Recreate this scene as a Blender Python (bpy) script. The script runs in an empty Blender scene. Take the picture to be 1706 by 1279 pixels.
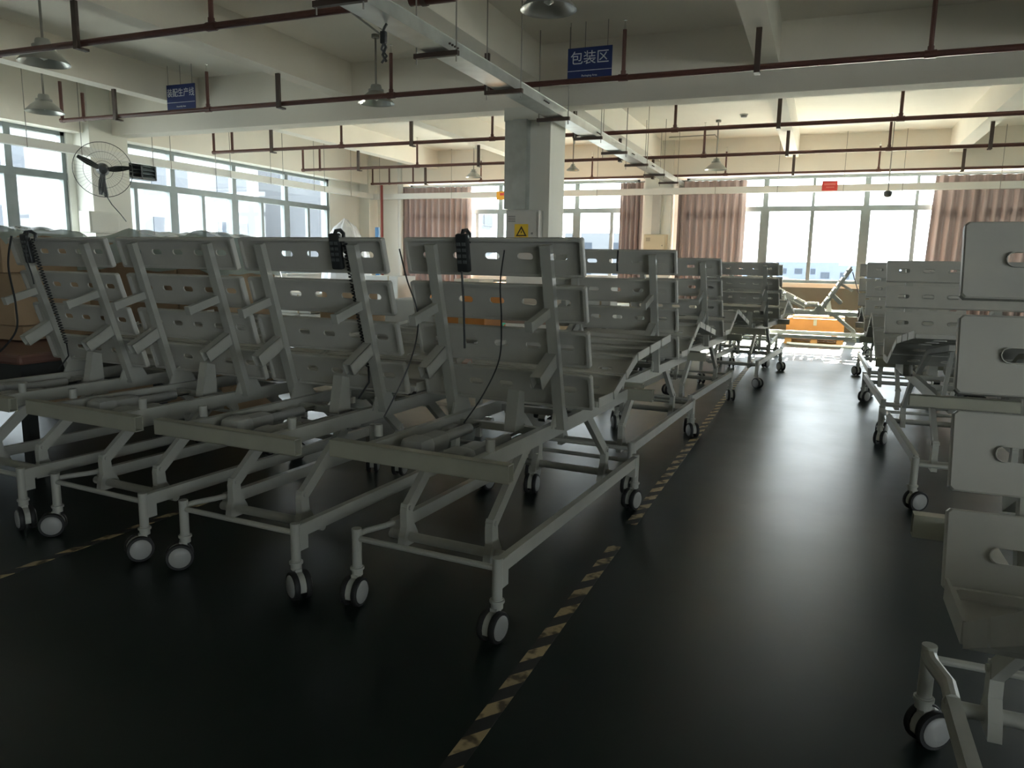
import bpy, bmesh, math, random
from mathutils import Vector, Matrix, Euler
random.seed(7)
S = bpy.context.scene
COL = S.collection
R = math.radians
PI = math.pi

# ------------------------------------------------------------------ camera
FPX, YAW, PITCH, ROLL, HC = 1251.14, R(21.996), R(9.219), R(0.968), 1.45
fw = Vector((-math.sin(YAW)*math.cos(PITCH), math.cos(YAW)*math.cos(PITCH), -math.sin(PITCH)))
r0 = Vector((math.cos(YAW), math.sin(YAW), 0)); d0 = fw.cross(r0)
rt = math.cos(ROLL)*r0 - math.sin(ROLL)*d0
dn = math.sin(ROLL)*r0 + math.cos(ROLL)*d0
cam_d = bpy.data.cameras.new('camera'); cam_d.sensor_width = 36.0; cam_d.lens = FPX/1706*36.0
cam_d.clip_start = 0.05; cam_d.clip_end = 600
cam = bpy.data.objects.new('camera', cam_d); COL.objects.link(cam)
M = Matrix((( rt.x, -dn.x, -fw.x, 0), (rt.y, -dn.y, -fw.y, 0), (rt.z, -dn.z, -fw.z, HC), (0,0,0,1)))
cam.matrix_world = M
S.camera = cam

# ------------------------------------------------------------------ exposure, sky, sun
S.view_settings.view_transform = 'Standard'; S.view_settings.look = 'None'
S.view_settings.gamma = 1.0; S.view_settings.use_curve_mapping = False
S.view_settings.exposure = 2.42
S.cycles.use_denoising = True
S.cycles.max_bounces = 10; S.cycles.diffuse_bounces = 5; S.cycles.glossy_bounces = 4
S.cycles.transparent_max_bounces = 12; S.cycles.sample_clamp_indirect = 10.0; S.cycles.blur_glossy = 1.0
S.cycles.caustics_reflective = True; S.cycles.caustics_refractive = False

SKY_STRENGTH = 2.6
SUN_STRENGTH = 21.0
W = bpy.data.worlds.new('world'); S.world = W; W.use_nodes = True
wn = W.node_tree.nodes; wl = W.node_tree.links
bg = wn['Background']
tc = wn.new('ShaderNodeTexCoord'); sep = wn.new('ShaderNodeSeparateXYZ'); rmp = wn.new('ShaderNodeValToRGB')
wl.new(tc.outputs['Generated'], sep.inputs[0]); wl.new(sep.outputs['Z'], rmp.inputs[0])
rmp.color_ramp.elements[0].position = 0.0; rmp.color_ramp.elements[0].color = (0.93, 0.96, 1.0, 1)
rmp.color_ramp.elements[1].position = 0.7; rmp.color_ramp.elements[1].color = (0.78, 0.88, 1.0, 1)
wl.new(rmp.outputs[0], bg.inputs[0]); bg.inputs[1].default_value = SKY_STRENGTH

sun_d = bpy.data.lights.new('sun', 'SUN'); sun_d.energy = SUN_STRENGTH; sun_d.angle = R(0.8); sun_d.color = (1.0, 0.95, 0.84)
sun = bpy.data.objects.new('sun', sun_d); COL.objects.link(sun)
_el, _az = R(30.5), R(4.0)        # light travels towards -Y and downwards
_dir = Vector((-math.sin(_az)*math.cos(_el), -math.cos(_az)*math.cos(_el), -math.sin(_el)))
sun.rotation_euler = _dir.to_track_quat('-Z', 'Y').to_euler()

# ------------------------------------------------------------------ sizes of the hall
YF, XL, XR, YB = 18.0, -11.6, 12.5, -12.0     # far wall, left wall, right wall, back wall (inner faces)
ZS, ZB, ZB2 = 4.22, 3.44, 3.76               # slab, main beam soffit, secondary beam soffit
WIN_HEAD, WIN_TRANSOM, WIN_SILL = 3.42, 2.72, 1.10

def portal(name, loc, rot, sx, sy):
    d = bpy.data.lights.new(name, 'AREA'); d.shape = 'RECTANGLE'; d.size = sx; d.size_y = sy; d.energy = 1
    d.cycles.is_portal = True
    o = bpy.data.objects.new(name, d); COL.objects.link(o); o.location = loc; o.rotation_euler = rot
    return o
_zc, _hh = (WIN_HEAD+WIN_SILL)/2, WIN_HEAD-WIN_SILL
portal('window_portal', (-7.2, YF+0.22, _zc), (R(-90), 0, 0), 6.2, _hh)
portal('window_portal', (0.9, YF+0.22, _zc), (R(-90), 0, 0), 8.0, _hh)
portal('window_portal', (8.6, YF+0.22, _zc), (R(-90), 0, 0), 6.8, _hh)
portal('window_portal', (XR+0.22, -6.75, _zc), (R(90), 0, R(90)), 7.6, _hh)
portal('window_portal', (10.5, YB-0.22, _zc), (R(90), 0, 0), 3.1, _hh)
portal('window_portal', (XL-0.22, 13.05, _zc), (R(90), 0, R(-90)), 6.5, _hh)
portal('window_portal', (XL-0.22, 6.73, _zc), (R(90), 0, R(-90)), 4.7, _hh)

# ------------------------------------------------------------------ materials
MATS = {}
def mat(name, col, rough=0.5, metal=0.0, var=0.0, vscale=6.0, bump=0.0, bscale=40.0, spec=0.5, coat=0.0, trans=0.0):
    if name in MATS: return MATS[name]
    m = bpy.data.materials.new(name); m.use_nodes = True
    n = m.node_tree.nodes; l = m.node_tree.links; b = n['Principled BSDF']
    b.inputs['Base Color'].default_value = (*col, 1); b.inputs['Roughness'].default_value = rough
    b.inputs['Metallic'].default_value = metal; b.inputs['Specular IOR Level'].default_value = spec
    b.inputs['Coat Weight'].default_value = coat
    t = n.new('ShaderNodeTexCoord')
    if var > 0:
        nz = n.new('ShaderNodeTexNoise'); nz.inputs['Scale'].default_value = vscale; nz.inputs['Detail'].default_value = 5
        cr = n.new('ShaderNodeValToRGB')
        cr.color_ramp.elements[0].position = 0.3; cr.color_ramp.elements[1].position = 0.7
        cr.color_ramp.elements[0].color = (*[c*(1-var) for c in col], 1)
        cr.color_ramp.elements[1].color = (*[min(1, c*(1+var)) for c in col], 1)
        l.new(t.outputs['Object'], nz.inputs['Vector']); l.new(nz.outputs['Fac'], cr.inputs[0]); l.new(cr.outputs[0], b.inputs['Base Color'])
    if bump > 0:
        nb = n.new('ShaderNodeTexNoise'); nb.inputs['Scale'].default_value = bscale; nb.inputs['Detail'].default_value = 3
        bp = n.new('ShaderNodeBump'); bp.inputs['Strength'].default_value = bump; bp.inputs['Distance'].default_value = 0.01
        l.new(t.outputs['Object'], nb.inputs['Vector']); l.new(nb.outputs['Fac'], bp.inputs['Height']); l.new(bp.outputs[0], b.inputs['Normal'])
    MATS[name] = m
    return m

WALL = mat('wall_paint', (0.78, 0.77, 0.70), 0.75, var=0.05, vscale=0.8, bump=0.15, bscale=30)
CEIL = mat('ceiling_paint', (0.85, 0.81, 0.73), 0.85, var=0.05, vscale=0.7, bump=0.15, bscale=25)
STEEL = mat('powder_coated_steel', (0.44, 0.44, 0.40), 0.40, var=0.05, vscale=9, bump=0.03, bscale=120, spec=0.4)
PANEL = mat('pressed_steel_panel', (0.52, 0.51, 0.47), 0.46, var=0.05, vscale=7, bump=0.03, bscale=90, spec=0.35)
RAILM = mat('cream_coated_rail', (0.40, 0.395, 0.32), 0.38, var=0.05, vscale=9)
ALU = mat('window_aluminium', (0.20, 0.23, 0.23), 0.45, metal=0.2, var=0.06)
GALV = mat('galvanised_sheet', (0.60, 0.63, 0.62), 0.30, metal=0.75, var=0.12, vscale=5)
BOXGREY = mat('cabinet_grey', (0.48, 0.47, 0.43), 0.5, var=0.04)
PIPE = mat('sprinkler_pipe_paint', (0.115, 0.045, 0.035), 0.45, var=0.12, vscale=8)
BRKT = mat('hanger_iron', (0.075, 0.05, 0.04), 0.5, var=0.15)
BLACK = mat('black_rubber', (0.018, 0.018, 0.018), 0.6, var=0.1)
DISC = mat('grey_plastic_cover', (0.33, 0.33, 0.32), 0.4)
DARKP = mat('dark_plastic', (0.03, 0.033, 0.034), 0.4)
CHROME = mat('bright_steel', (0.75, 0.75, 0.73), 0.18, metal=1.0)
TRUNK = mat('white_trunking', (0.74, 0.74, 0.70), 0.5)
ROD = mat('thin_rod', (0.30, 0.29, 0.26), 0.5, metal=0.4)
SHADE_OUT = mat('lamp_shade_grey', (0.36, 0.36, 0.33), 0.35, metal=0.35)
SHADE_IN = mat('lamp_reflector', (0.80, 0.80, 0.76), 0.25, metal=0.5)
BLUE = mat('sign_blue', (0.018, 0.035, 0.16), 0.5)
WHITE = mat('lettering_white', (0.72, 0.74, 0.78), 0.5)
YEL = mat('sticker_yellow', (0.72, 0.48, 0.03), 0.5)
INK = mat('sticker_black', (0.03, 0.02, 0.01), 0.5)
RED = mat('sign_red', (0.62, 0.06, 0.05), 0.5)
CARD = mat('cardboard', (0.42, 0.30, 0.19), 0.8, var=0.10, vscale=3, bump=0.1, bscale=60)
CARD2 = mat('cardboard_orange', (0.66, 0.27, 0.07), 0.75, var=0.08, vscale=3)
WOOD = mat('pallet_wood', (0.58, 0.30, 0.10), 0.75, var=0.18, vscale=10)
TABLE = mat('red_brown_top', (0.17, 0.085, 0.065), 0.45, var=0.10, vscale=4)
TAPEB = mat('packing_tape', (0.55, 0.48, 0.33), 0.3)
FACADE = mat("pale_facade", (0.095, 0.10, 0.11), 0.9, var=0.04, vscale=0.3)
FACADE2 = mat("facade_window", (0.035, 0.042, 0.055), 0.7, spec=0.2)
CITY = mat("distant_block", (0.085, 0.10, 0.13), 0.8, var=0.12, vscale=0.05)
BLUEP = mat('blue_paint', (0.03, 0.16, 0.36), 0.5)
GREEN = mat('green_plastic', (0.02, 0.42, 0.24), 0.4)

def glass_mat():
    m = bpy.data.materials.new('window_glass'); m.use_nodes = True
    n = m.node_tree.nodes; l = m.node_tree.links; n.clear()
    o = n.new('ShaderNodeOutputMaterial'); t = n.new('ShaderNodeBsdfTransparent'); g = n.new('ShaderNodeBsdfGlossy'); x = n.new('ShaderNodeMixShader')
    t.inputs[0].default_value = (0.95, 0.98, 0.97, 1); g.inputs['Roughness'].default_value = 0.02
    lw = n.new('ShaderNodeLayerWeight'); lw.inputs['Blend'].default_value = 0.5
    pw = n.new('ShaderNodeMath'); pw.operation = 'POWER'; pw.inputs[1].default_value = 5.0
    fr = n.new('ShaderNodeMath'); fr.operation = 'MULTIPLY_ADD'; fr.inputs[1].default_value = 0.95; fr.inputs[2].default_value = 0.03
    l.new(lw.outputs['Facing'], pw.inputs[0]); l.new(pw.outputs[0], fr.inputs[0]); l.new(fr.outputs[0], x.inputs[0])
    l.new(t.outputs[0], x.inputs[1]); l.new(g.outputs[0], x.inputs[2]); l.new(x.outputs[0], o.inputs[0])
    return m
GLASS = glass_mat()

def film_mat(name, col, alpha, rough=0.15):
    m = bpy.data.materials.new(name); m.use_nodes = True
    n = m.node_tree.nodes; l = m.node_tree.links; b = n['Principled BSDF']; o = n['Material Output']
    b.inputs['Base Color'].default_value = (*col, 1); b.inputs['Roughness'].default_value = rough
    t = n.new('ShaderNodeBsdfTransparent'); x = n.new('ShaderNodeMixShader'); x.inputs[0].default_value = alpha
    l.new(t.outputs[0], x.inputs[1]); l.new(b.outputs[0], x.inputs[2]); l.new(x.outputs[0], o.inputs[0])
    return m
FILM = film_mat('clear_plastic_film', (0.42, 0.50, 0.46), 0.72)
BAGM = film_mat('white_plastic_wrap', (0.80, 0.81, 0.84), 0.85, 0.3)

def curtain_mat():
    m = bpy.data.materials.new('curtain_cloth'); m.use_nodes = True
    n = m.node_tree.nodes; l = m.node_tree.links; b = n['Principled BSDF']; o = n['Material Output']
    t = n.new('ShaderNodeTexCoord'); w = n.new('ShaderNodeTexNoise'); w.inputs['Scale'].default_value = 3.0
    cr = n.new('ShaderNodeValToRGB'); cr.color_ramp.elements[0].color = (0.31, 0.235, 0.225, 1); cr.color_ramp.elements[1].color = (0.54, 0.43, 0.41, 1)
    mp = n.new('ShaderNodeMapping'); mp.inputs['Scale'].default_value = (2.5, 1, 0.05)
    l.new(t.outputs['Object'], mp.inputs[0]); l.new(mp.outputs[0], w.inputs['Vector']); l.new(w.outputs['Fac'], cr.inputs[0]); l.new(cr.outputs[0], b.inputs['Base Color'])
    b.inputs['Roughness'].default_value = 0.9
    tr = n.new('ShaderNodeBsdfTranslucent'); tr.inputs[0].default_value = (0.30, 0.25, 0.23, 1)
    x = n.new('ShaderNodeMixShader'); x.inputs[0].default_value = 0.008
    l.new(b.outputs[0], x.inputs[1]); l.new(tr.outputs[0], x.inputs[2]); l.new(x.outputs[0], o.inputs[0])
    return m
CURT = curtain_mat()

def floor_mat():
    m = bpy.data.materials.new('green_epoxy_floor'); m.use_nodes = True
    n = m.node_tree.nodes; l = m.node_tree.links; b = n['Principled BSDF']
    t = n.new('ShaderNodeTexCoord')
    n1 = n.new('ShaderNodeTexNoise'); n1.inputs['Scale'].default_value = 0.9; n1.inputs['Detail'].default_value = 4; n1.inputs['Roughness'].default_value = 0.5
    c1 = n.new('ShaderNodeValToRGB')
    c1.color_ramp.elements[0].position = 0.2; c1.color_ramp.elements[0].color = (0.005, 0.013, 0.010, 1)
    c1.color_ramp.elements[1].position = 0.85; c1.color_ramp.elements[1].color = (0.011, 0.022, 0.017, 1)
    l.new(t.outputs['Object'], n1.inputs['Vector']); l.new(n1.outputs['Fac'], c1.inputs[0]); l.new(c1.outputs[0], b.inputs['Base Color'])
    n2 = n.new('ShaderNodeTexNoise'); n2.inputs['Scale'].default_value = 1.9; n2.inputs['Detail'].default_value = 7; n2.inputs['Roughness'].default_value = 0.62
    mr = n.new('ShaderNodeMapRange'); mr.inputs['To Min'].default_value = 0.27; mr.inputs['To Max'].default_value = 0.40
    l.new(t.outputs['Object'], n2.inputs['Vector']); l.new(n2.outputs['Fac'], mr.inputs['Value']); l.new(mr.outputs[0], b.inputs['Roughness'])
    n3 = n.new('ShaderNodeTexNoise'); n3.inputs['Scale'].default_value = 1.3; n3.inputs['Detail'].default_value = 2
    mp = n.new('ShaderNodeMapping'); mp.inputs['Scale'].default_value = (1.0, 2.2, 1)
    bp = n.new('ShaderNodeBump'); bp.inputs['Strength'].default_value = 0.06; bp.inputs['Distance'].default_value = 0.01
    l.new(t.outputs['Object'], mp.inputs[0]); l.new(mp.outputs[0], n3.inputs['Vector']); l.new(n3.outputs['Fac'], bp.inputs['Height']); l.new(bp.outputs[0], b.inputs['Normal'])
    b.inputs['Specular IOR Level'].default_value = 0.33
    return m
FLOOR = floor_mat()

def tape_mat():
    m = bpy.data.materials.new('hazard_tape'); m.use_nodes = True
    n = m.node_tree.nodes; l = m.node_tree.links; b = n['Principled BSDF']
    t = n.new('ShaderNodeTexCoord'); s = n.new('ShaderNodeSeparateXYZ'); l.new(t.outputs['Object'], s.inputs[0])
    a = n.new('ShaderNodeMath'); a.operation = 'MULTIPLY_ADD'; a.inputs[1].default_value = -1.3   # y - 1.3 x
    l.new(s.outputs['X'], a.inputs[0]); l.new(s.outputs['Y'], a.inputs[2])
    d = n.new('ShaderNodeMath'); d.operation = 'DIVIDE'; d.inputs[1].default_value = 0.192; l.new(a.outputs[0], d.inputs[0])
    f = n.new('ShaderNodeMath'); f.operation = 'FRACT'; l.new(d.outputs[0], f.inputs[0])
    g = n.new('ShaderNodeMath'); g.operation = 'GREATER_THAN'; g.inputs[1].default_value = 0.5; l.new(f.outputs[0], g.inputs[0])
    nz = n.new('ShaderNodeTexNoise'); nz.inputs['Scale'].default_value = 18; l.new(t.outputs['Object'], nz.inputs['Vector'])
    y = n.new('ShaderNodeValToRGB'); y.color_ramp.elements[0].position = 0.38; y.color_ramp.elements[0].color = (0.12, 0.085, 0.045, 1); y.color_ramp.elements[1].position = 0.52; y.color_ramp.elements[1].color = (0.52, 0.40, 0.22, 1)
    l.new(nz.outputs['Fac'], y.inputs[0])
    x = n.new('ShaderNodeMix'); x.data_type = 'RGBA'; x.inputs['A'].default_value = (0.022, 0.022, 0.02, 1)
    l.new(g.outputs[0], x.inputs['Factor']); l.new(y.outputs[0], x.inputs['B']); l.new(x.outputs['Result'], b.inputs['Base Color'])
    b.inputs['Roughness'].default_value = 0.5
    return m
TAPE = tape_mat()

# ------------------------------------------------------------------ mesh helpers
class MB:
    """collects shapes into one mesh"""
    def __init__(self): self.bm = bmesh.new()
    def _xf(self, vs, m):
        for v in vs: v.co = m @ v.co
    def box(self, c, s, rot=None, bevel=0.0):
        g = bmesh.ops.create_cube(self.bm, size=1.0); vs = g['verts']
        m = Matrix.Translation(c) @ (Euler(rot).to_matrix().to_4x4() if rot else Matrix.Identity(4)) @ Matrix.Diagonal((*s, 1))
        self._xf(vs, m)
        if bevel > 0:
            es = list({e for v in vs for e in v.link_edges})
            bmesh.ops.bevel(self.bm, geom=es, offset=bevel, segments=2, affect='EDGES', profile=0.5)
        return self
    def bar(self, p0, p1, w, h, up=(0, 0, 1)):
        """rectangular bar from p0 to p1; w across, h along 'up'"""
        p0, p1 = Vector(p0), Vector(p1); a = (p1-p0); L = a.length; a.normalize()
        u = Vector(up); x = a.cross(u)
        if x.length < 1e-4: x = a.cross(Vector((0, 1, 0)))
        x.normalize(); u = x.cross(a).normalized()
        m = Matrix(((x.x*w, a.x*L, u.x*h, (p0.x+p1.x)/2), (x.y*w, a.y*L, u.y*h, (p0.y+p1.y)/2), (x.z*w, a.z*L, u.z*h, (p0.z+p1.z)/2), (0, 0, 0, 1)))
        g = bmesh.ops.create_cube(self.bm, size=1.0); self._xf(g['verts'], m)
        return self
    def cyl(self, p0, p1, r, seg=12, r2=None, caps=True):
        p0, p1 = Vector(p0), Vector(p1); a = p1-p0; L = a.length
        g = bmesh.ops.create_cone(self.bm, cap_ends=caps, segments=seg, radius1=r, radius2=r if r2 is None else r2, depth=L)
        q = Vector((0, 0, 1)).rotation_difference(a.normalized())
        self._xf(g['verts'], Matrix.Translation((p0+p1)/2) @ q.to_matrix().to_4x4())
        return self
    def tube(self, pts, r, seg=8):
        pts = [Vector(p) for p in pts]; rings = []; prev = None
        for i, p in enumerate(pts):
            a = (pts[min(i+1, len(pts)-1)] - pts[max(i-1, 0)]).normalized()
            x = a.cross(Vector((0, 0, 1))) if prev is None else prev - a*prev.dot(a)
            if x.length < 1e-4: x = a.cross(Vector((1, 0, 0)))
            x.normalize(); prev = x; y = a.cross(x)
            rings.append([self.bm.verts.new(p + (x*math.cos(2*PI*k/seg) + y*math.sin(2*PI*k/seg))*r) for k in range(seg)])
        for A, B in zip(rings, rings[1:]):
            for k in range(seg): self.bm.faces.new((A[k], A[(k+1) % seg], B[(k+1) % seg], B[k]))
        self.bm.faces.new(rings[0][::-1]); self.bm.faces.new(rings[-1])
        return self
    def lathe(self, prof, seg=24, axis='Z', c=(0, 0, 0)):
        rings = []
        for rr, h in prof:
            ring = []
            for k in range(seg):
                t = 2*PI*k/seg
                if axis == 'Z': co = (rr*math.cos(t), rr*math.sin(t), h)
                elif axis == 'X': co = (h, rr*math.cos(t), rr*math.sin(t))
                else: co = (rr*math.cos(t), h, rr*math.sin(t))
                ring.append(self.bm.verts.new(Vector(co)+Vector(c)))
            rings.append(ring)
        for A, B in zip(rings, rings[1:]):
            for k in range(seg): self.bm.faces.new((A[k], A[(k+1) % seg], B[(k+1) % seg], B[k]))
        return self
    def prism(self, poly, axis, a, b):
        """extrude a 2-D polygon along an axis from a to b"""
        def P(u, v, w): return {'X': (w, u, v), 'Y': (u, w, v), 'Z': (u, v, w)}[axis]
        A = [self.bm.verts.new(P(u, v, a)) for u, v in poly]; B = [self.bm.verts.new(P(u, v, b)) for u, v in poly]
        n = len(poly)
        self.bm.faces.new(A); self.bm.faces.new(B[::-1])
        for i in range(n): self.bm.faces.new((A[i], B[i], B[(i+1) % n], A[(i+1) % n]))
        return self
    def mesh(self, name, smooth=False, angle=35):
        bmesh.ops.recalc_face_normals(self.bm, faces=self.bm.faces[:])
        me = bpy.data.meshes.new(name); self.bm.to_mesh(me); self.bm.free()
        if smooth:
            for p in me.polygons: p.use_smooth = True
            try: me.set_sharp_from_angle(angle=R(angle))
            except Exception: pass
        return me

def ob(name, me, m=None, parent=None, loc=(0, 0, 0), rot=(0, 0, 0)):
    if m is not None and not me.materials: me.materials.append(m)
    o = bpy.data.objects.new(name, me); COL.objects.link(o)
    o.location = loc; o.rotation_euler = rot
    if parent is not None: o.parent = parent
    return o
def empty(name, loc=(0, 0, 0), rz=0.0):
    o = bpy.data.objects.new(name, None); COL.objects.link(o); o.location = loc; o.rotation_euler = (0, 0, rz); o.empty_display_size = 0.1
    return o
def tag(o, label, cat, group=None, kind=None):
    o['label'] = label; o['category'] = cat
    if group: o['group'] = group
    if kind: o['kind'] = kind
    return o
def struct(name, me, m, label, cat):
    o = ob(name, me, m); o['label'] = label; o['category'] = cat; o['kind'] = 'structure'
    return o
def bx(c, s, bevel=0.0): return MB().box(c, s, bevel=bevel)
def span(x0, x1, y0, y1, z0, z1): return MB().box(((x0+x1)/2, (y0+y1)/2, (z0+z1)/2), (x1-x0, y1-y0, z1-z0))

# ------------------------------------------------------------------ room shell
struct('floor', span(XL-0.3, XR+0.3, YB-0.3, YF+0.3, -0.15, 0).mesh('floor'), FLOOR, 'glossy dark green epoxy floor of the hall', 'floor')
struct('ceiling', span(XL-0.3, XR+0.3, YB-0.3, YF+0.3, ZS, ZS+0.2).mesh('ceiling'), CEIL, 'off-white painted concrete slab overhead', 'ceiling')
RW = (-10.5, -3.0)                        # opening for the added, unseen window in the right wall (y)
struct('wall_right', span(XR, XR+0.25, YB, RW[0], 0, ZS).box((XR+0.125, (RW[1]+YF)/2, ZS/2), (0.25, YF-RW[1], ZS)).box((XR+0.125, (RW[0]+RW[1])/2, WIN_SILL/2), (0.25, RW[1]-RW[0], WIN_SILL)).box((XR+0.125, (RW[0]+RW[1])/2, (WIN_HEAD+ZS)/2), (0.25, RW[1]-RW[0], ZS-WIN_HEAD)).mesh('wall_right'), WALL, 'pale wall on the right of the hall', 'wall')
FW = [(-10.3, -4.10), (-3.02, 4.90), (5.2, 12.0)]          # window openings in the far wall (x), the last one added out of view
LW = [(4.4, 9.06), (9.86, 16.25)]             # window openings in the left wall (y)
BW = [(9.0, 12.0)]           # openings for the added, unseen windows in the back wall (x)
def wall_with_openings(horizontal, a0, a1, ops, Y=None):
    mb = MB()
    def seg(u0, u1, z0, z1):
        if horizontal: mb.box(((u0+u1)/2, YF+0.125 if Y is None else Y, (z0+z1)/2), (u1-u0, 0.25, z1-z0))
        else: mb.box((XL-0.125, (u0+u1)/2, (z0+z1)/2), (0.25, u1-u0, z1-z0))
    seg(a0, a1, 0 if Y is not None or not horizontal else 1.0, WIN_SILL); seg(a0, a1, WIN_HEAD, ZS)
    e = [a0] + [v for o_ in ops for v in o_] + [a1]
    for i in range(0, len(e), 2): seg(e[i], e[i+1], WIN_SILL, WIN_HEAD)
    return mb
struct('wall_far', wall_with_openings(True, XL-0.25, XR+0.25, FW).mesh('wall_far'), WALL, 'pale far wall with curtained windows', 'wall')
struct('wall_left', wall_with_openings(False, YB, YF, LW).mesh('wall_left'), WALL, 'pale left wall with a long band of windows', 'wall')

struct('wall_back', wall_with_openings(True, XL, XR, BW, YB-0.125).mesh('wall_back'), WALL, 'pale wall behind the viewer with an added window', 'wall')
struct('wall_far_lower', span(XL-0.25, XR+0.25, YF-0.004, YF+0.25, 0, 1.0).mesh('wall_far_lower'), mat('lower_wall_shade_tone', (0.11, 0.125, 0.105), 0.7, var=0.06), 'lower strip of the far wall under the windows, shade mixed into its grey green colour', 'baseboard')  # lower wall coloured darker to stand in for its backlit shade
# beams
BY0, BY1 = 9.62, 9.95
struct('main_beam', span(XL, XR, BY0, BY1, ZB, ZS).mesh('main_beam'), CEIL, 'deep concrete beam crossing the hall above the first column', 'beam')
struct('main_beam', span(XL, XR, 1.05, 1.40, ZB, ZS).mesh('main_beam'), CEIL, 'deep concrete beam crossing the hall overhead, nearest the viewer', 'beam')
for (a, b, lab) in ((-9.55, -9.30, 'secondary ceiling beam nearest the left windows'), (-6.70, -6.45, 'secondary ceiling beam over the assembly line sign'),
                    (-3.80, -3.55, 'ceiling beam running along the column line above the cable tray'), (-0.88, -0.63, 'secondary ceiling beam above the aisle'), (2.20, 2.45, 'secondary ceiling beam on the right side of the hall'), (5.1, 5.35, 'secondary ceiling beam furthest right')):
    mb = MB()
    for (y0, y1) in ((YB, 1.05), (1.40, BY0), (BY1, YF)): mb.box(((a+b)/2, (y0+y1)/2, (ZB2+ZS)/2), (b-a, y1-y0, ZS-ZB2))
    struct('secondary_beam', mb.mesh('secondary_beam'), CEIL, lab, 'beam')
struct('trim_1', span(XL, XR, YF-0.30, YF, 3.42, ZS).mesh('trim_1'), CEIL, 'edge beam above the far windows', 'beam')
struct('trim_2', span(XL, XL+0.25, YB, YF-0.30, 3.42, ZS).mesh('trim_2'), CEIL, 'edge beam above the left windows', 'beam')

# columns
c1 = MB(); c1.box((-3.655, 9.80, ZB/2), (0.59, 0.60, ZB)); c1.box((-3.655, 9.80, ZB-0.09), (0.68, 0.68, 0.17))
struct('column', c1.mesh('column'), WALL, 'square white concrete column in the middle of the hall', 'column')
c2 = span(-3.90, -3.27, YF-0.36, YF, 0, ZS)
struct('column', c2.mesh('column'), WALL, 'white pilaster between the two far windows', 'column')
c3 = span(XL, XL+0.38, 9.18, 9.92, 0, ZS)
struct('column', c3.mesh('column'), WALL, 'white pilaster on the left wall behind the fan', 'column')
struct('column', span(XL, XL+0.30, YF-0.42, YF, 0, ZS).mesh('column'), WALL, 'corner pilaster where the left and far walls meet', 'column')

# ------------------------------------------------------------------ windows
def window(name, horizontal, u0, u1, thick, thin_low, thin_up, label, WY=None, WX=None):
    sx_ = XL-0.02 if WX is None else WX-0.07
    WX = XL-0.09 if WX is None else WX
    sy_ = YF+0.02 if WY is None else WY+0.07
    WY = YF+0.09 if WY is None else WY
    root = empty(name); root['label'] = label; root['category'] = 'window'; root['kind'] = 'structure'
    def B(mb, ua, ub, za, zb, d=0.07):
        if horizontal: mb.box(((ua+ub)/2, WY, (za+zb)/2), (ub-ua, d, zb-za))
        else: mb.box((WX, (ua+ub)/2, (za+zb)/2), (d, ub-ua, zb-za))
        return mb
    f = MB()
    B(f, u0, u1, WIN_SILL, WIN_SILL+0.07, 0.10); B(f, u0, u1, WIN_HEAD-0.06, WIN_HEAD, 0.10)
    B(f, u0, u0+0.07, WIN_SILL, WIN_HEAD, 0.10); B(f, u1-0.07, u1, WIN_SILL, WIN_HEAD, 0.10)
    ob('window_frame', f.mesh('window_frame'), ALU, root)
    ob('transom', B(MB(), u0, u1, WIN_TRANSOM-0.06, WIN_TRANSOM+0.05, 0.12).mesh('transom'), ALU, root)
    for t in thick:
        m = B(MB(), t-0.055, t+0.055, WIN_TRANSOM, WIN_HEAD, 0.11); B(m, t-0.095, t+0.095, WIN_SILL, WIN_TRANSOM, 0.11)
        ob('mullion', m.mesh('mullion'), ALU, root)
    for t in thin_low: ob('casement_stile', B(MB(), t-0.04, t+0.04, WIN_SILL, WIN_TRANSOM, 0.08).mesh('casement_stile'), ALU, root)
    for t in thin_up: ob('glazing_bar', B(MB(), t-0.03, t+0.03, WIN_TRANSOM, WIN_HEAD, 0.08).mesh('glazing_bar'), ALU, root)
    lo = sorted([u0]+list(thick)+list(thin_low)+[u1]); up = sorted([u0]+list(thick)+list(thin_up)+[u1])
    for a, b in zip(lo, lo[1:]): ob('pane', B(MB(), a, b, WIN_SILL+0.03, WIN_TRANSOM, 0.006).mesh('pane'), GLASS, root)
    for a, b in zip(up, up[1:]): ob('pane', B(MB(), a, b, WIN_TRANSOM, WIN_HEAD-0.03, 0.006).mesh('pane'), GLASS, root)
    # sill board
    s = MB()
    if horizontal: s.box(((u0+u1)/2, sy_, WIN_SILL-0.015), (u1-u0, 0.20, 0.03))
    else: s.box((sx_, (u0+u1)/2, WIN_SILL-0.015), (0.20, u1-u0, 0.03))
    ob('sill', s.mesh('sill'), WALL, root)
    return root
window('window_1', False, LW[0][0], LW[0][1], [6.1, 8.1], [5.1, 7.1], [], 'dark framed window at the far left, left of the fan pilaster')
window('window_2', False, LW[1][0], LW[1][1], [11.28, 12.93, 14.62], [10.42, 12.05, 13.80, 15.45], [], 'long dark framed window band on the left wall right of the fan')
window('window_3', True, FW[0][0], FW[0][1], [-9.7, -7.68, -5.65], [-8.34, -6.65, -4.77], [], 'far window left of the wall pilaster, partly behind the column')
window('window_4', True, FW[1][0], FW[1][1], [-1.26, 0.79, 2.82], [-2.2, -0.27, 1.74, 3.8], [-0.27, 1.74, 3.8], 'far window at the end of the aisle between two curtains')

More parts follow.
